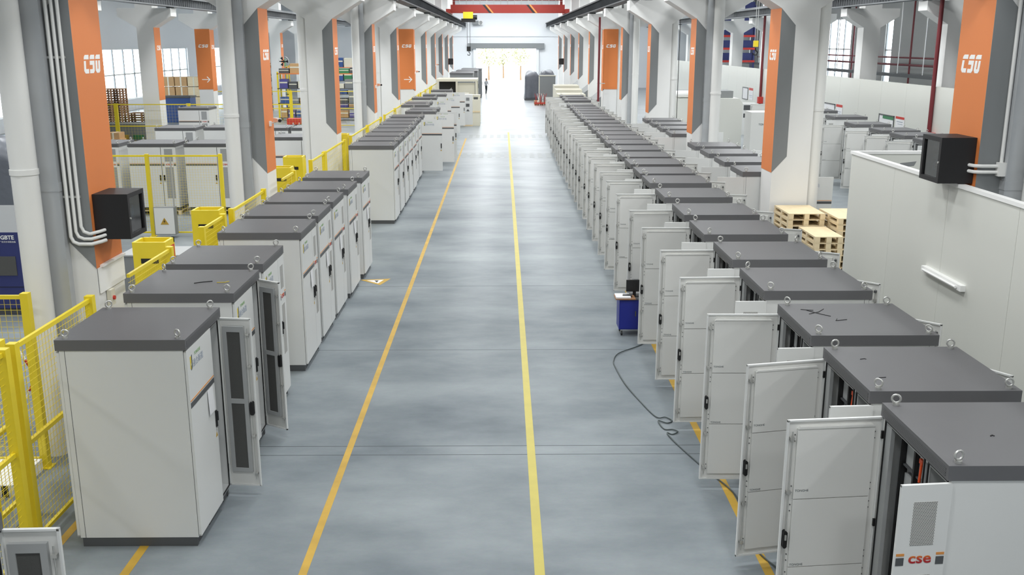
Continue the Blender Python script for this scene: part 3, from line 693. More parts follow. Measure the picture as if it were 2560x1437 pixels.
# ------------------------------------------------------------------ yellow guard fences
POST = bx(-.05, -.05, 0, .05, .05, 2.4, YEL)
FOOT = bx(-.09, -.09, 0, .09, .09, .012, YEL)
def wire_mesh(L, z0, z1, step=.075, t=.0019):
    g = MB(); n = max(1, int(L/step)); k = max(1, int((z1-z0)/step))
    for i in range(1, n): g.box(i*L/n-t, -t, z0, i*L/n+t, t, z1, YEL)
    for j in range(1, k): z = z0+(z1-z0)*j/k; g.box(0, -t+.004, z-t, L, t+.004, z+t, YEL)
    return g.mesh()
def fence(x0, y0, x1, y1, label, posts=(1, 1), step=.075, mid=True):
    L = math.hypot(x1-x0, y1-y0); a = math.atan2(y1-y0, x1-x0)
    t = thing('guard_fence', label, 'fence', (x0, y0, 0), a, 'yellow guard fences')
    for i, q in enumerate((0, L)):
        if posts[i]: p = obj('post', POST, t, (q, 0, 0)); obj('foot_plate', FOOT, p)
    obj('top_rail', bx(.05, -.02, 2.32, L-.05, .02, 2.37, YEL), t); obj('bottom_rail', bx(.05, -.02, .1, L-.05, .02, .14, YEL), t)
    if mid: obj('middle_rail', bx(.05, -.02, 1.2, L-.05, .02, 1.25, YEL), t)
    m = obj('wire_mesh', wire_mesh(L-.1, .14, 2.32, step), t, (.05, 0, 0)); m['kind'] = 'stuff'
    return t
XF = -5.22
fence(XF, 5.0, XF, 7.7, 'yellow wire fence section at the left edge, out of the near corner')
fence(XF, 7.8, XF, 9.75, 'yellow wire fence section left of the nearest left cabinet, nearer half')
fence(XF, 9.95, XF, 11.95, 'yellow wire fence section between the nearest left cabinet and column', mid=True)
# inner guard frame just behind it
t = thing('guard_gate', 'yellow wire gate frame behind the nearest left cabinet', 'gate', (-5.75, 9.6, 0), R(90), None)
for q in (0, .55, 1.1): obj('post', bx(q-.06, -.03, 0, q+.06, .03, 2.2, YEL), t)
for z in (.2, 1.15, 2.1): obj('rail', bx(.06, -.025, z, 1.04, .025, z+.05, YEL), t)
m = obj('wire_mesh', wire_mesh(1.04, .25, 2.1), t, (.03, 0, 0)); m['kind'] = 'stuff'
fence(XF, 13.2, XF, 15.0, 'yellow wire fence section just beyond the nearest left column', posts=(0, 1))
fence(XF, 16.7, XF, 18.0, 'short yellow fence section between two yellow guard boxes on the left')
fence(XF, 18.6, XF, 21.2, 'yellow wire fence section ending at the second left column')
fence(XF, 23.0, XF, 24.4, 'short yellow fence section just beyond the second left column', posts=(0, 1))
fence(XF, 26.6, XF, 28.6, 'tall yellow fence section behind the gap in the left row')
fence(XF, 28.8, XF, 32.4, 'yellow wire fence section ending at the third left column', step=.12)
for i, (a, c) in enumerate(((33.8, 38.0), (38.2, 42.4), (43.8, 48), (48.2, 52.2), (53.6, 57.8), (58, 62), (63.5, 67.5), (67.7, 71.8), (73.4, 81))):
    fence(XF, a, XF, c, 'yellow fence section %s from the third left column onward' % ORD[i], step=.2, mid=False)
# yellow light-curtain guard boxes on the fence line
def guard_box(y, label, z=2.45, w=.42, sign=False):
    t = thing('guard_box', label, 'guard box', (XF-.35, y, 0), 0, 'yellow guard boxes')
    obj('front_plate', MB().box(-.26, -.02, 0, .26, .02, z, YEL).mesh(), t); obj('side_plate', bx(.22, .02, 0, .26, w, z, YEL), t); obj('side_plate', bx(-.26, .02, 0, -.22, w, z, YEL), t)
    obj('top_rim', MB().box(-.26, w-.04, z-.08, .26, w, z, YEL).mesh(), t); obj('vent_slot', bx(-.14, -.024, z-.34, .14, -.02, z-.26, BLACK), t)
    if sign: obj('sign', bx(.262, .1, z-.5, .268, .38, z-.1, RED), t)
guard_box(15.1, 'yellow guard box with a red sign beside the third left cabinet', sign=True)
guard_box(18.1, 'yellow guard box beside the fifth left cabinet')
guard_box(24.5, 'yellow guard box beyond the second left column')
guard_box(26.0, 'yellow guard box with cut-outs before the gap', 2.55)
guard_box(33.7, 'yellow guard box just beyond the third left column')
# fences and objects inside the left bay
fence(-10.2, 28.1, -8.1, 28.1, 'yellow wire fence across the left bay, right section', mid=False)
fence(-14.6, 28.1, -10.2, 28.1, 'yellow wire fence across the left bay, left section', posts=(1, 0), mid=False)
fence(-8.2, 12.1, -6.1, 12.1, 'yellow wire fence before the navy machine at the left edge', mid=False)
for i, x in enumerate((-24, -20.2, -16.4, -12.6)): fence(x, 52, x+3.7, 52, '%s section from the left of the far yellow fence across the left bay' % ORD[i], step=.15, mid=True)
for i, x in enumerate((-20, -17, -14, -11)): fence(x, 66, x+2.9, 66, '%s section from the left of the farthest yellow fence in the left bay' % ORD[i], step=.25, mid=True)
t = thing('control_box', 'grey wall box with yellow warning triangle on the left-bay fence', 'electrical box', (-9.75, 27.95, .1)); obj('case', bx(-.3, -.12, 0, .3, .1, .8, GREYB), t); obj('door', bx(-.28, -.14, .02, .28, -.12, .78, CABI), t)
obj('warning_triangle', MB().prism([(-.12, .3), (.12, .3), (0, .5)], 'y', -.145, -.14, YELF).prism([(-.02, .33), (.03, .4), (0, .4), (.02, .47), (-.03, .38), (0, .38)], 'y', -.147, -.145, BLACK).mesh(), t); obj('conduit', MB().cyl((.27, 0, .8), (.27, 0, 2.2), .025, ZINC, 8).mesh(), t)
t = thing('control_cabinet', 'grey control cabinet with a black switch panel behind the fence', 'control cabinet', (-8.2, 20.5, 0))
obj('case', bx(0, 0, 0, 1.7, .9, 1.05, GREYB), t); obj('top', bx(-.02, -.02, 1.05, 1.72, .92, 1.08, CABG), t)
pn = obj('switch_panel', bx(.35, -.02, .1, .85, 0, .95, BLACK), t)
kn = MB().cyl((0, -.02, 0), (0, -.05, 0), .035, ZINC, 8).mesh()
for i in range(4):
    for j in range(3): obj('knob', kn, pn, (.42+.12*i, 0, .28+.2*j))
obj('handle', bx(1.25, -.05, .55, 1.45, 0, .6, ZINC), t); obj('gauge', bx(1.5, -.02, .4, 1.65, 0, .85, BLACK), t)
t = thing('test_chamber', 'navy blue test machine with grey sloped top at the left edge', 'machine', (-11.08, 19.6, 0))
obj('body', bx(0, 0, .15, 1.55, 1.6, 1.75, NAVY), t); obj('base', bx(.05, .05, 0, 1.5, 1.55, .15, DKG), t)
obj('hood', MB().prism([(0, 1.75), (1.6, 1.75), (1.6, 2.05), (1.1, 2.1)], 'x', 0, 1.55, GREYB).mesh(), t)
obj('window', bx(.72, -.015, .85, 1.1, 0, 1.25, FILT), t); obj('door_seam', bx(.02, -.006, .6, 1.53, 0, .61, BLACK), t)
obj('lettering', text_mesh('GBTE', .115, LOGOW, .002, .003), t, (.98, -.005, 1.64)); obj('lettering', text_mesh('\u5e7f\u4e1c\u8d1d\u5c14\u8bd5\u9a8c\u8bbe\u5907', .042, LOGOW, .001), t, (.98, -.005, 1.55))
t = thing('barrier', 'red and white striped folding barrier behind the left fence', 'barrier', (-7.7, 14.3, 0))
for i in range(3):
    for s in (-1, 1):
        g = MB()
        for j in range(5): 
            x0 = -.5+.5*i; a, c_ = (x0-s*.22, .1), (x0+s*.22, .95)
            p = [a[q]+(c_[q]-a[q])*j/5 for q in (0, 1)]; e = [a[q]+(c_[q]-a[q])*(j+1)/5 for q in (0, 1)]
            g.cyl((p[0], s*.01, p[1]), (e[0], s*.01, e[1]), .02, RED if j % 2 else LOGOW, 6)
        obj('slat', g.mesh(), t)
obj('pole', MB().cyl((.1, -.2, 0), (.1, -.2, 1.9), .025, ZINC, 8).mesh(), t)
# tarpaulin over a machine
def shroud(x0, y0, x1, y1, h, seed, mt):
    rnd = random.Random(seed); n = 14; bm = bmesh.new()
    bmesh.ops.create_cube(bm, size=1)
    bmesh.ops.subdivide_edges(bm, edges=bm.edges[:], cuts=9, use_grid_fill=True)
    for v in bm.verts:
        x, y, z = v.co; k = (z+.5)
        f = 1+.10*(1-k)*math.sin(9*(x+y)+seed)*.5+rnd.uniform(-.012, .012)
        zz = z+.5-(.14*(abs(x)*2)**4+.1*(abs(y)*2)**4)*(k**3)+.03*math.sin(7*x+5*y+seed)*k
        v.co = ((x0+x1)/2+x*f*(x1-x0), (y0+y1)/2+y*f*(y1-y0), max(0.0, zz*h))
    me = bpy.data.meshes.new('shroud'); bm.to_mesh(me); bm.free(); me.materials.append(mt)
    for p in me.polygons: p.use_smooth = True
    return me
tag(obj('covered_machine', shroud(-15.4, 26.0, -12.9, 27.8, 3.0, 1, TARP)), 'machine under a crumpled dark tarpaulin at the left edge', 'covered machine')
# striped step by the near left fence
t = thing('ramp', 'low white platform with black hazard stripes behind the left fence', 'platform', (-6.9, 11.2, 0)); obj('top', bx(0, 0, 0, .8, .8, .16, LOGOW), t)
for i in range(5): obj('hazard_stripe', bx(.02+.16*i, -.004, .0, .1+.16*i, 0, .15, BLACK), t)
t = thing('bag', 'crumpled white sack behind the near left fence', 'sack', (-6.35, 10.55, 0)); obj('body', shroud(-.25, -.25, .25, .25, .62, 4, CREAM), t)
t = thing('skid', 'low dark slatted skid with a white sheet behind the left fence', 'skid', (-8.1, 17.2, 0))
for i in range(7): obj('slat', bx(.19*i, 0, 0, .1+.19*i, 1.2, .2, WOODD), t)
obj('sheet', bx(-.02, -.03, .2, 1.28, 1.22, .24, CREAM), t)

# ------------------------------------------------------------------ white panel pen on the right
t = thing('panel_enclosure', 'open-topped white sandwich-panel pen right of the aisle', 'partition', (0, 0, 0))
LP = [7.2, 9.3, 11.4, 13.3, 15.2, 17.15]
for a, c in zip(LP[:-1], LP[1:]): obj('panel', bx(6.16, a+.003, 0, 6.22, c-.003, 3.6, WALLP), t)
for a, c in ((6.22, 7.6), (7.6, 9.0), (9.0, 10.4), (10.4, 11.8)): obj('panel', bx(a+.003, 17.09, 0, c-.003, 17.15, 3.6, WALLP), t)
obj('cap_rail', bx(6.14, 7.2, 3.6, 6.24, 17.17, 3.65, LOGOW), t); obj('cap_rail', bx(6.24, 17.07, 3.6, 11.8, 17.17, 3.65, LOGOW), t)
tag(obj('batten_light', MB().box(6.09, 12.5, 2.28, 6.16, 13.75, 2.36, LOGOW).cyl((6.07, 12.6, 2.32), (6.07, 13.65, 2.32), .018, LOGOW, 8).mesh()), 'white tube light fitting on the pen wall', 'lamp')
def print_patch(x, z, lab):
    tag(obj('stencil', MB().prism([(x, z), (x+.3, z+.03), (x+.34, z+.11), (x+.06, z+.08)], 'y', 17.085, 17.09, GREYB).mesh()), lab, 'marking')
print_patch(6.95, 3.36, 'grey stencil print near the corner inside the white pen'); print_patch(8.2, 3.2, 'grey stencil print inside the white pen beside the data rack')

# ------------------------------------------------------------------ pallets right of the aisle
def stack(x, y, n, w, d, top, label, group, mt=WOOD, z0=0):
    g = MB(); P = {}
    deck = bx(0, 0, .118, w, d, .135, mt); blk = bx(0, 0, .022, .11, .11, .098, mt); run = bx(0, 0, 0, .11, d, .02, mt); run2 = bx(0, 0, .098, .11, d, .118, mt)
    for k in range(n):
        t = thing('pallet', label % ORD[k], 'pallet', (x+random.uniform(-.02, .02), y+random.uniform(-.02, .02), z0+k*.137), 0, group)
        obj('deck', deck, t)
        for i in range(3):
            xx = i*(w-.11)/2
            obj('runner', run, t, (xx, 0, 0)); obj('stringer', run2, t, (xx, 0, 0))
            for j in range(3): obj('block', blk, t, (xx, j*(d-.11)/2, 0))
stack(6.42, 21.5, 13, .82, 1.2, 1, '%s pallet from the floor in the rear stack beside the white pen', 'rear pallet stack')
stack(7.32, 20.85, 13, 1.15, 1.35, 1, '%s pallet from the floor in the right stack beside the white pen', 'right pallet stack')
stack(6.62, 20.2, 11, .6, 1.2, 1, '%s pallet from the floor in the low front stack beside the white pen', 'front pallet stack')

# ------------------------------------------------------------------ blue trolley with screen and papers, cable
t = thing('tool_trolley', 'blue steel trolley beside the open doors of the right row', 'trolley', (2.24, 18.0, 0))
obj('body', bx(0, 0, .13, .5, .42, .72, BLUE), t)
dr = obj('door', bx(.02, -.012, .15, .34, 0, .70, BLUE), t); obj('handle', bx(.3, -.03, .4, .32, -.012, .5, DKG), dr)
cs = MB().cyl((-.015, 0, .05), (.015, 0, .05), .05, RUBBER, 12).box(-.02, -.02, .05, .02, .02, .13, ZINC).mesh()
for x in (.06, .44):
    for y in (.06, .36): obj('caster', cs, t, (x, y, 0))
obj('top_tray', bx(-.02, -.02, .72, .52, .44, .735, DKG), t)
tag(obj('clipboard', MB().box(2.16, 17.93, .737, 2.54, 18.28, .757, WOODD).mesh()), 'brown board under the papers on the blue trolley', 'board')
tag(obj('paper_stack', MB().box(2.17, 17.95, .759, 2.45, 18.26, .785, PAPER).mesh()), 'stack of white papers on the blue trolley', 'papers')
t = thing('computer_mouse', 'dark device lying on the papers on the blue trolley', 'tablet', (2.4, 18.1, .787)); obj('body', MB().prism([(-.1, -.05), (.08, -.06), (.1, .04), (-.08, .06)], 'z', 0, .015, DKG).mesh(), t)
t = thing('monitor', 'black monitor seen from behind on the blue trolley', 'monitor', (2.55, 18.22, .737)); obj('screen', MB().box(-.16, 0, .09, .2, .03, .32, BLACK).mesh(), t); obj('stand', bx(-.03, .0, .01, .03, .03, .1, BLACK), t); obj('foot', bx(-.08, -.05, 0, .08, .08, .012, BLACK), t)
def smooth_path(p, n=8):
    P = [Vector(q) for q in p]; P = [P[0]]+P+[P[-1]]; out = []
    for i in range(1, len(P)-2):
        for k in range(n):
            t_ = k/n; a, b_, c, d = P[i-1], P[i], P[i+1], P[i+2]
            out.append(.5*((2*b_)+(-a+c)*t_+(2*a-5*b_+4*c-d)*t_*t_+(-a+3*b_-3*c+d)*t_**3))
    out.append(P[-2]); return out
cp = [(2.75, 17.6), (2.49, 17.27), (2.1, 16.85), (1.97, 16.45), (1.96, 16.1), (2.02, 15.26), (2.15, 14.5), (2.31, 13.78), (2.45, 13.74), (2.53, 13.62), (2.44, 13.52), (2.32, 13.6), (2.36, 13.3), (2.48, 13.27), (2.54, 13.18), (2.45, 13.1), (2.38, 13.15), (2.4, 12.95), (2.48, 12.63), (2.66, 11.97), (2.9, 11.14), (2.82, 10.4), (2.82, 9.8), (2.98, 9.3)]
tag(obj('power_cable', MB().tube(smooth_path([(x, y, .012+.004*(i % 3)) for i, (x, y) in enumerate(cp)]), .009, CABLEM, 6).mesh()), 'dark cable snaking over the floor from the blue trolley', 'cable')

# ------------------------------------------------------------------ far end of the aisle
for i, (x, y) in enumerate(((-3.7, 69.2), (-2.95, 69.2), (-2.15, 69.2))):
    t = thing('inverter_unit', '%s grey-white slim unit from the left before the cream frame' % ORD[i], 'electrical unit', (x, y, 0), 0, 'slim units before the cream frame')
    hgt = 2.05 if i < 2 else 1.95
    obj('case', bx(0, 0, .05, .62, .8, hgt, CREAM), t); obj('foot', bx(.03, .03, 0, .59, .77, .05, DKG), t); obj('display', bx(.16, -.01, hgt-.35, .46, 0, hgt-.15, DKG), t); obj('vent', bx(.14, -.01, hgt-.75, .48, 0, hgt-.5, GRILLEG), t)
t = thing('slim_cabinet', 'pale grey tall unit with dark screen left of the aisle', 'electrical unit', (-2.62, 66.6, .1), 0)
obj('case', bx(0, 0, 0, .62, .7, 2.0, CABW), t); obj('screen', bx(.18, -.01, 1.2, .42, 0, 1.4, DKG), t); obj('badge', MB().prism([(.2, .9), (.42, .9), (.31, 1.05)], 'y', -.01, 0, DKG).mesh(), t); obj('meter', bx(.2, -.01, 1.6, .42, 0, 1.8, GREYB), t); obj('skid', bx(0, 0, -.1, .62, .7, 0, WOOD), t)
t = thing('tan_board', 'tan wooden board leaning by the pale grey unit', 'board', (-2.0, 66.9, 0)); obj('board', bx(0, 0, 0, .5, .2, 1.75, CREAM), t); obj('batten', bx(0, -.03, .9, .5, 0, 1.0, WOOD), t)
t = thing('container_frame', 'cream steel container frame with a black opening, left of the aisle', 'container', (-5.0, 76.0, 0))
for x in (0, 2.95):
    for y in (0, 3.2): obj('corner_post', bx(x, y, 0, x+.14, y+.14, 2.75, CREAM), t)
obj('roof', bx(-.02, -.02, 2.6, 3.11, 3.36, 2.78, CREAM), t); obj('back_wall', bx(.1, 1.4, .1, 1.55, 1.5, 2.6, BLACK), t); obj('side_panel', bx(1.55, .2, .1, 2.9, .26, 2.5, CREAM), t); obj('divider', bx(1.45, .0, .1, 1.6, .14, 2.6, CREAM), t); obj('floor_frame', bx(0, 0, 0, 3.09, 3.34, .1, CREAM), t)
for i in range(3):
    t = thing('grey_cabinet', '%s tall grey cabinet by the far doorway, left of the aisle' % ['nearest', 'middle', 'farthest'][i], 'cabinet', (-4.6+.25*i, 88+6.5*i, 0), 0, 'tall grey cabinets by the doorway')
    obj('body', bx(0, 0, .1, 2.0, 4.5, 2.75, GREYB), t); obj('lid', bx(-.03, -.03, 2.75, 2.03, 4.53, 2.9, LID), t); obj('plinth', bx(.03, .03, 0, 1.97, 4.47, .1, DKG), t); obj('door', bx(2.0, .2, .2, 2.03, 2.2, 2.65, GREYB), t)
    obj('handle', bx(2.03, 1.9, 1.2, 2.06, 1.98, 1.6, BLACK), t)
t = thing('covered_load', 'tall load under a grey cover by the right of the doorway', 'covered load', (0, 0, 0)); obj('cover', shroud(2.25, 97.2, 3.6, 100.5, 2.75, 2, TARP), t); obj('skid', bx(2.2, 96.9, 0, 3.65, 100.6, .16, DKG), t)
t = thing('covered_load', 'lower load under a dark cover behind the grey crate', 'covered load', (0, 0, 0)); obj('cover', shroud(3.7, 96.8, 5.1, 100.0, 2.85, 5, TARP), t); obj('skid', bx(3.7, 96.6, 0, 5.1, 100.2, .12, DKG), t)
t = thing('grey_crate', 'grey boxed cabinet on a skid right of the doorway', 'cabinet', (3.35, 89.5, 0)); obj('body', bx(0, 0, .3, 1.45, 2.4, 2.6, GREYB), t); obj('frame', MB().box(-.04, -.04, 2.56, 1.5, .02, 2.64, CREAM).box(-.04, -.04, .3, .03, .02, 2.6, CREAM).mesh(), t); obj('skid', bx(-.4, -.3, .0, 1.5, 2.4, .3, WOODD), t)
t = thing('barrier', 'red and white folding barrier before the grey crate near the doorway', 'barrier', (3.05, 88.9, 0))
for i in range(5):
    for s in (-1, 1): obj('slat', MB().cyl((i*.2-s*.12, s*.01, .0), (i*.2+s*.12, s*.01, 1.05), .02, RED if (i+s) % 2 else LOGOW, 5).mesh(), t)
obj('base_rail', bx(-.15, -.04, .15, .95, .04, .25, RED), t)
for i in range(4):
    t = thing('white_crate', '%s low white crate of the pile beyond the right row' % ORD[i], 'crate', (3.75+.1*i, 64+4.2*i, 0), 0, 'white crates beyond the right row'); obj('box', bx(0, 0, .12, 1.9, 2.6, 1.9+.12*i, CREAM), t); obj('skid', bx(0, 0, 0, 1.9, 2.6, .12, WOODD), t); obj('slot', bx(.4, -.01, 1.6, 1.3, 0, 1.75, DKG), t)
for i in range(3):
    t = thing('bench_unit', '%s grey test bench against the far right columns' % ['nearest', 'middle', 'farthest'][i], 'bench', (6.2, 66+9.9*i, 0), 0, 'grey benches against the far right columns'); obj('body', bx(0, 0, 0, 1.2, 4.0, 1.7, GREYB), t); obj('top', MB().prism([(0, 1.7), (1.2, 1.7), (1.2, 2.4), (.9, 2.4)], 'y', 0, 4.0, GREYB).mesh(), t)
# person walking by the doorway
def person():
    pts = {'pel': (0, 0, .96), 'bel': (0, .0, 1.12), 'che': (.0, .02, 1.34), 'nek': (0, .0, 1.48), 'hed': (.02, -.01, 1.58), 'top': (.02, -.01, 1.66),
           'hl': (-.09, 0, .92), 'kl': (-.1, -.12, .52), 'al': (-.1, -.05, .1), 'tl': (-.1, -.2, .035),
           'hr': (.09, 0, .92), 'kr': (.1, .1, .52), 'ar': (.16, .34, .2), 'tr': (.17, .3, .06),
           'sl': (-.19, .0, 1.40), 'el': (-.24, -.06, 1.13), 'wl': (-.24, -.2, .96), 'fl': (-.23, -.27, .92),
           'sr': (.19, .0, 1.40), 'er': (.25, .06, 1.13), 'wr': (.24, -.06, .93), 'fr': (.24, -.1, .85)}
    rad = {'pel': .14, 'bel': .12, 'che': .15, 'nek': .055, 'hed': .095, 'top': .08, 'hl': .09, 'kl': .062, 'al': .042, 'tl': .04, 'hr': .09, 'kr': .062, 'ar': .042, 'tr': .04, 'sl': .065, 'el': .045, 'wl': .032, 'fl': .03, 'sr': .065, 'er': .045, 'wr': .032, 'fr': .03}
    ed = [('pel', 'bel'), ('bel', 'che'), ('che', 'nek'), ('nek', 'hed'), ('hed', 'top'), ('pel', 'hl'), ('hl', 'kl'), ('kl', 'al'), ('al', 'tl'), ('pel', 'hr'), ('hr', 'kr'), ('kr', 'ar'), ('ar', 'tr'), ('che', 'sl'), ('sl', 'el'), ('el', 'wl'), ('wl', 'fl'), ('che', 'sr'), ('sr', 'er'), ('er', 'wr'), ('wr', 'fr')]
    ks = list(pts); me = bpy.data.meshes.new('body'); me.from_pydata([pts[k] for k in ks], [(ks.index(a), ks.index(b_)) for a, b_ in ed], [])
    o = bpy.data.objects.new('tmp', me); COL.objects.link(o)
    o.modifiers.new('s', 'SKIN')
    for i, k in enumerate(ks):
        sv = me.skin_vertices[0].data[i]; sv.radius = (rad[k], rad[k]); sv.use_root = (k == 'pel')
    s = o.modifiers.new('d', 'SUBSURF'); s.levels = 2; s.render_levels = 2
    dg = bpy.context.evaluated_depsgraph_get(); dg.update(); m2 = bpy.data.meshes.new_from_object(o.evaluated_get(dg)); bpy.data.objects.remove(o)
    m2.materials.clear(); m2.materials.append(CLOTH)
    zmin = min(v.co.z for v in m2.vertices)
    for v in m2.vertices: v.co.z -= zmin
    for p in m2.polygons: p.use_smooth = True
    t = thing('person', 'person in pale shirt and dark trousers walking near the doorway', 'person', (-1.72, 107.6, 0), R(25))
    obj('body', m2, t)
    bm = bmesh.new(); bmesh.ops.create_uvsphere(bm, u_segments=14, v_segments=10, radius=.12)
    for v in bm.verts: v.co = Vector((v.co.x*.92, v.co.y*1.05, max(v.co.z, -.02)))
    h = bpy.data.meshes.new('hair'); bm.to_mesh(h); bm.free(); h.materials.append(BLACK)
    obj('hair', h, t, (.02, .01, 1.645-zmin))
person()
# trees outside the doorway
def tree(x, y, h, label, seed):
    rnd = random.Random(seed); t = thing('tree', label, 'tree', (x, y, -.02), 0, 'trees outside the doorway')
    obj('trunk', MB().cyl((0, 0, 0), (0, 0, h*.55), .16, BARK, 8, r1=.08).mesh(), t)
    g = MB()
    for i in range(1400):
        a = rnd.uniform(0, 6.28); u = rnd.uniform(-1, 1); r = (rnd.random()**.4)*h*.32
        c = Vector((r*math.cos(a)*math.sqrt(1-u*u), r*math.sin(a)*math.sqrt(1-u*u), h*.68+r*u*.95)); d = Vector((rnd.uniform(-1, 1), rnd.uniform(-1, 1), rnd.uniform(-1, 1))).normalized()
        e = d.orthogonal().normalized()*.14; w = d*.2
        g.add([c-w, c+e, c+w, c-e], [(0, 1, 2, 3)], LEAF)
    o = obj('foliage', g.mesh(), t); o['kind'] = 'stuff'
tree(-2.0, 150, 5.5, 'leftmost small pale tree outside the bright doorway', 1); tree(.2, 158, 5.0, 'middle small pale tree outside the bright doorway', 2); tree(2.8, 150, 5.6, 'rightmost small pale tree outside the bright doorway', 3)

# ------------------------------------------------------------------ left bay background goods
def crate(x, y, z, w, d, h, mt, label, group, name='cardboard_box', cat='box'):
    t = thing(name, label, cat, (x, y, z), 0, group); obj('carton', bx(0, 0, 0, w, d, h, mt), t); obj('tape', bx(w*.44, -.003, h*.0, w*.56, d+.003, h+.003, CREAM), t)
def pstack(x, y, n, w, label, group, mt=WOODD):
    me = pallet_mesh(w, 1.1, mt)
    for k in range(n): tag(obj('pallet', me, None, (x, y, .145*k)), label % ORD[k], 'pallet', group)
pstack(-24.4, 60.5, 19, 1.2, '%s pallet from the floor in the tall dark stack at the left', 'tall far pallet stack'); pstack(-22.9, 60.5, 9, 1.7, '%s pallet from the floor in the low dark stack at the left', 'low far pallet stack')
t = thing('roller_bench', 'grey sheet-metal bench with cut-outs behind the far left fence', 'bench', (-23.4, 55, 0)); obj('body', bx(0, 0, 0, 3.6, 1.2, 1.1, GREYB), t)
for i in range(4): obj('opening', bx(.25+.85*i, -.01, .25, .85+.85*i, 0, .5, [RED, GREEN, YELF, GREEN][i]), t)
k = 0
for (x, y, z, w, h) in ((-19.6, 48, 0, .9, .5), (-18.6, 48, 0, .9, .45), (-19.4, 48, .5, .8, .42), (-18.5, 48, .45, .7, .3), (-19.3, 48.1, .92, .6, .3), (-17.5, 48, 0, .7, .62), (-16.6, 48.2, 0, .7, .4), (-16.5, 48.2, .4, .6, .35)):
    crate(x, y, z, w, .7, h, CARD, '%s carton of the pile in front of the far left fence' % ORD[k], 'cartons before the far left fence'); k += 1
t = thing('tote_bin', 'large blue bin beside the orange arrow panel in the left bay', 'bin', (-24.0, 70, 0)); obj('body', bx(0, 0, 0, 2.0, 1.3, 1.7, BLUEB), t); obj('rim', bx(-.05, -.05, 1.7, 2.05, 1.35, 1.82, DKG), t)
k = 0
for z in (0, .75, 1.5, 2.25):
    for i in range(3):
        crate(-25.9+.95*i+.05*random.random(), 76, z, .9, 1, .7, [CARD, WOOD, CARD][(i+k) % 3], '%s crate of the big pile under the left windows' % ORD[k], 'big pile under the left windows', 'crate', 'crate'); k += 1
def shelf(x, y, w, n, h, cols, label, short, seed):
    rnd = random.Random(seed); t = thing('storage_rack', label, 'rack', (x, y, 0), 0, 'storage racks in the left bay')
    for xx in (0, w): 
        for yy in (0, .9): obj('upright', bx(xx-.05, yy-.05, 0, xx+.05, yy+.05, n*h+.3, YEL if seed % 2 else BLUEB), t)
    for i in range(n+1): obj('shelf_deck', bx(-.05, -.05, i*h+.12, w+.05, .95, i*h+.18, ORANGE if i == n else DKG), t)
    q = 0
    for i in range(n+1):
        xx = .1
        while xx < w-.5:
            ww = rnd.uniform(.4, .75); hh = rnd.uniform(.3, h*.72)
            tag(obj('storage_box', MB().box(0, 0, 0, ww, .7, hh, rnd.choice(cols)).box(.02, -.01, hh*.55, ww-.02, 0, hh*.7, CREAM).mesh(), None, (x+xx, y+.05, i*h+.18)), '%s box from the bottom left on the %s' % (ORD[min(q, 21)], short), 'box', 'boxes on the storage racks'); q += 1
            xx += ww+.08
MIXC = [CARD, CARD, GREEN, BLUEB, CREAM, GREYB, GREYB, PURP, WOODD, CARD, DKG]
shelf(-16.2, 72, 3.2, 3, 1.05, MIXC, 'yellow storage rack with mixed boxes behind the third left column', 'rack behind the third left column', 1)
shelf(-12.6, 72, 2.6, 3, 1.05, MIXC, 'shorter storage rack with totes behind the fourth left column', 'rack behind the fourth left column', 3)
shelf(-14.6, 84, 3.0, 3, 1.1, MIXC, 'distant storage rack with boxes deep in the left bay', 'distant rack deep in the left bay', 5)
shelf(-21.5, 84, 3.4, 3, 1.1, MIXC, 'distant storage rack with brown goods by the left windows', 'distant rack by the left windows', 7)
for i, (x, y) in enumerate(((-13.2, 60), (-11.6, 60))):
    t = thing('parts_cart', '%s parts cart with coloured totes in the left bay' % ['left', 'right'][i], 'cart', (x, y, 0), 0, 'parts carts'); obj('frame', bx(0, 0, .15, 1.4, .8, .22, YEL), t); obj('tote', bx(.05, .05, .22, .65, .75, .6, PURP), t); obj('tote', bx(.72, .05, .22, 1.35, .75, .65, GREEN), t); obj('tote', bx(.1, .05, .65, .9, .75, 1.0, RED), t)
    for xx in (.1, 1.3): obj('wheel', MB().cyl((xx, -.0, .08), (xx, .06, .08), .08, RUBBER, 10).mesh(), t)
# fan on a far column
t = thing('wall_fan', 'black industrial fan on a far column of the left bay', 'fan', (-17.7, 81.5, 4.0))
obj('guard', MB().torus((0, -.3, 0), .42, .015, ZINC).torus((0, -.3, 0), .25, .01, ZINC).mesh(), t); g = MB()
for a in (0, 2.1, 4.2): g.prism([(.05*math.cos(a), .05*math.sin(a)), (.38*math.cos(a-.3), .38*math.sin(a-.3)), (.38*math.cos(a+.3), .38*math.sin(a+.3))], 'y', -.31, -.28, BLACK)
obj('blades', g.mesh(), t); obj('motor', MB().cyl((0, -.28, 0), (0, 0, 0), .1, BLACK, 10).mesh(), t); obj('bracket', bx(-.4, -.05, -.05, .05, 0, .05, BLACK), t)

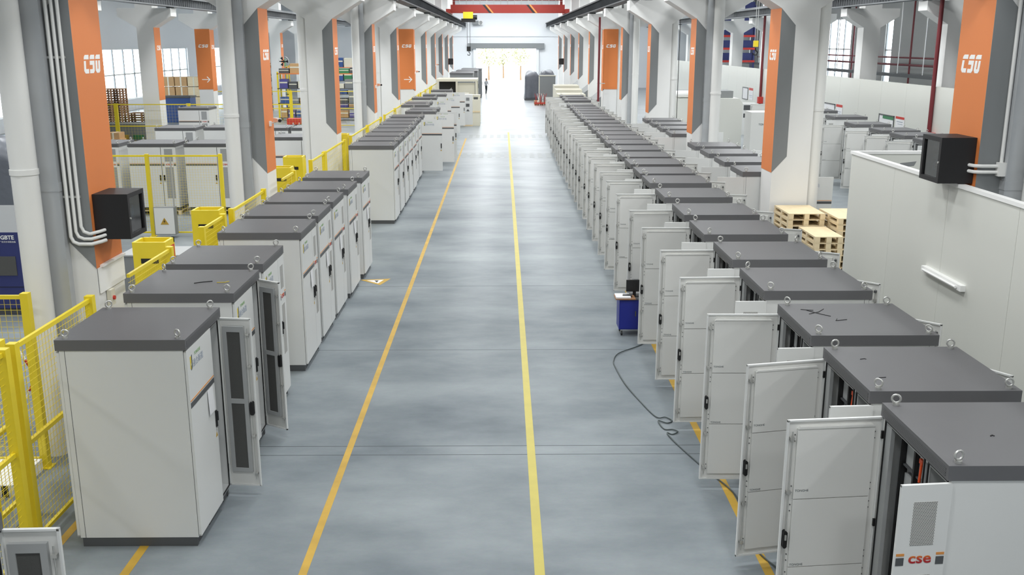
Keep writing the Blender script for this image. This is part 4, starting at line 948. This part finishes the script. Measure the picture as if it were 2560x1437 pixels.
# ------------------------------------------------------------------ right bay background
def wall_window(y0, y1, z0, z1, lab, sub):
    t = thing('hatch_window', 'small window in the partition wall '+lab, 'window', (18.5, 0, 0), 0, 'partition wall windows')
    obj('frame', MB().box(-.03, y0, z0, 0, y0+.06, z1, DKG).box(-.03, y1-.06, z0, 0, y1, z1, DKG).box(-.03, y0, z0, 0, y1, z0+.05, DKG).box(-.03, y0, z1-.05, 0, y1, z1, DKG).mesh(), t)
    obj('pane', bx(-.012, y0+.06, z0+.05, -.006, y1-.06, z1-.05, PAPER), t)
    if sub: obj('blind', bx(-.02, y0+.06, z1-.2, -.012, y1-.5, z1-.05, GREEN), t)
def poster(y0, y1, z0, z1, lab):
    t = thing('notice', 'white notice with red heading on the partition wall '+lab, 'poster', (18.49, 0, 0), 0, 'partition wall notices')
    obj('sheet', bx(-.01, y0, z0, 0, y1, z1, PAPER), t); obj('heading', bx(-.014, y0, z1-.2*(z1-z0), -.01, y1, z1, RED), t)
    obj('text_lines', MB().box(-.013, y0+.15, z0+.3, -.01, y1-.15, z0+.33, LOGOL).box(-.013, y0+.15, z0+.2, -.01, y1-.3, z0+.22, LOGOL).mesh(), t)
wall_window(54.7, 56.8, 1.5, 2.18, 'left of the third-row cabinets', 0); poster(53.5, 54.5, 1.5, 2.2, 'beside the middle window')
wall_window(46.3, 48.2, 1.55, 2.13, 'with a green blind', 1); poster(45.1, 46.1, 1.6, 2.15, 'beside the green-blind window')
wall_window(74.4, 76.1, 1.3, 2.2, 'farthest along', 0); poster(72.9, 74.1, 1.35, 2.22, 'beside the farthest window')
for i, y in enumerate((42.2, 70.5)):
    t = thing('standpipe', 'dark red fire pipe down the partition wall, %s one' % ['nearer', 'farther'][i], 'pipe', (18.41, y, 0), 0, 'red fire pipes'); obj('pipe', MB().cyl((0, 0, 1.2), (0, 0, 8), .09, REDP, 10).mesh(), t); obj('valve_box', bx(-.25, -.5, 1.3, .08, -.15, 1.75, RED), t)
t = thing('standpipe', 'dark red fire pipe beside the right orange front panel', 'pipe', (6.2, 61.8, 0), 0, 'red fire pipes'); obj('pipe', MB().cyl((-.2, 0, 0), (-.2, 0, 7), .07, REDP, 10).mesh(), t); obj('clip', bx(-.3, -.02, 3.0, .2, .02, 3.05, ZINC), t)
t = thing('sprinkler_main', 'red pipe run high across the grey cladding of the right wall', 'pipe', (29.5, 0, 0)); obj('main', MB().cyl((0, 50, 3.9), (0, 115, 3.9), .08, REDP, 8).mesh(), t); obj('main', MB().cyl((.4, 50, 4.4), (.4, 115, 4.4), .06, REDP, 8).mesh(), t)
for y in (60, 72, 84, 96): obj('riser', MB().cyl((0, y, 0), (0, y, 10), .07, REDP, 8).mesh(), t)
t = thing('cable_tray', 'dark cable tray just above the partition wall in the right bay', 'cable tray', (26, 0, 0)); obj('tray', bx(0, 44, 3.3, .5, 112, 3.5, DKG), t)
for y in range(46, 112, 4): obj('hanger', MB().cyl((.25, y, 3.5), (.25, y, 11.4), .03, ZINC, 6).mesh(), t)
t = thing('vertical_rods', 'bundle of thin white hanging rods beyond the partition wall', 'rods', (24.5, 52, 0))
for i in range(7): obj('rod', MB().cyl((.3*i, .8*i, 4.2), (.3*i+.15, .8*i, 11.4), .035, LOGOW, 6).mesh(), t)
t = thing('pallet_rack', 'blue pallet racking with orange beams far behind the right columns', 'rack', (21.5, 98, 0))
for x in (0, 1.6, 3.2): obj('upright', bx(x-.08, 0, 0, x+.08, 1.2, 9, NAVY), t)
for z in (3.6, 4.8, 6.0, 7.2, 8.4): obj('beam', bx(-.1, -.05, z, 3.3, .05, z+.2, RED), t); obj('load', bx(.1, .1, z+.2, 3.1, 1.1, z+.9, NAVY), t)
t = thing('white_booth', 'white rounded booth between the third and fourth right columns', 'booth', (8.6, 50, 0)); obj('wall', MB().prism([(0, 0), (3.6, 0), (3.6, 2.5), (3.4, 2.75), (.2, 2.75), (0, 2.5)], 'y', 0, 2.4, WALLP).mesh(), t); obj('roof_gear', bx(.4, .5, 2.75, 3.2, 2.0, 3.1, GREYB), t); obj('roll', MB().cyl((.2, .3, 2.95), (1.1, .3, 2.95), .18, LOGOW, 12).mesh(), t)
t = thing('pendant_control', 'yellow pendant control hanging on a long cable, right bay', 'pendant', (8.15, 46.0, 0)); obj('cable', MB().cyl((0, 0, 1.75), (0, 0, 8.2), .015, BLACK, 5).mesh(), t); obj('handset', bx(-.06, -.04, 1.2, .06, .04, 1.6, YEL), t); obj('strain_relief', MB().cyl((0, 0, 1.6), (0, 0, 1.78), .03, BLACK, 6).mesh(), t)
t = thing('hook_block', 'yellow crane hook block hanging in the right bay', 'hook', (14.7, 58, 0)); obj('rope', MB().cyl((-.06, 0, 5.6), (-.06, 0, 8.5), .015, ZINC, 5).cyl((.06, 0, 5.6), (.06, 0, 8.5), .015, ZINC, 5).mesh(), t); obj('block', bx(-.13, -.1, 5.25, .13, .1, 5.6, YEL), t); obj('hook', MB().tube([(0, 0, 5.2), (.02, 0, 5.05), (.13, 0, 4.95), (.08, 0, 4.8), (-.08, 0, 4.8), (-.1, 0, 4.9)], .04, BLACK, 6).mesh(), t)
t = thing('oven', 'white stacked appliance units by the partition wall', 'appliance', (14.6, 60, 0)); obj('case', bx(0, 0, 0, .9, .7, 1.9, CABW), t); obj('window', bx(.1, -.01, 1.5, .8, 0, 1.8, DKG), t); obj('window', bx(.1, -.01, 1.05, .8, 0, 1.3, DKG), t)
t = thing('test_cabinet', 'large pale cabinet standing ajar beyond the third right column', 'cabinet', (11.4, 45, 0)); obj('body', bx(0, 0, .1, 1.6, 1.2, 2.4, CABI), t); obj('plinth', bx(.05, .05, 0, 1.55, 1.15, .1, DKG), t); obj('lettering', text_mesh('TONGHE', .12, LOGOD, .002), t, (.6, -.006, 1.85)); obj('door', bx(1.65, -.6, .1, 1.7, 0, 2.4, CABW), t)
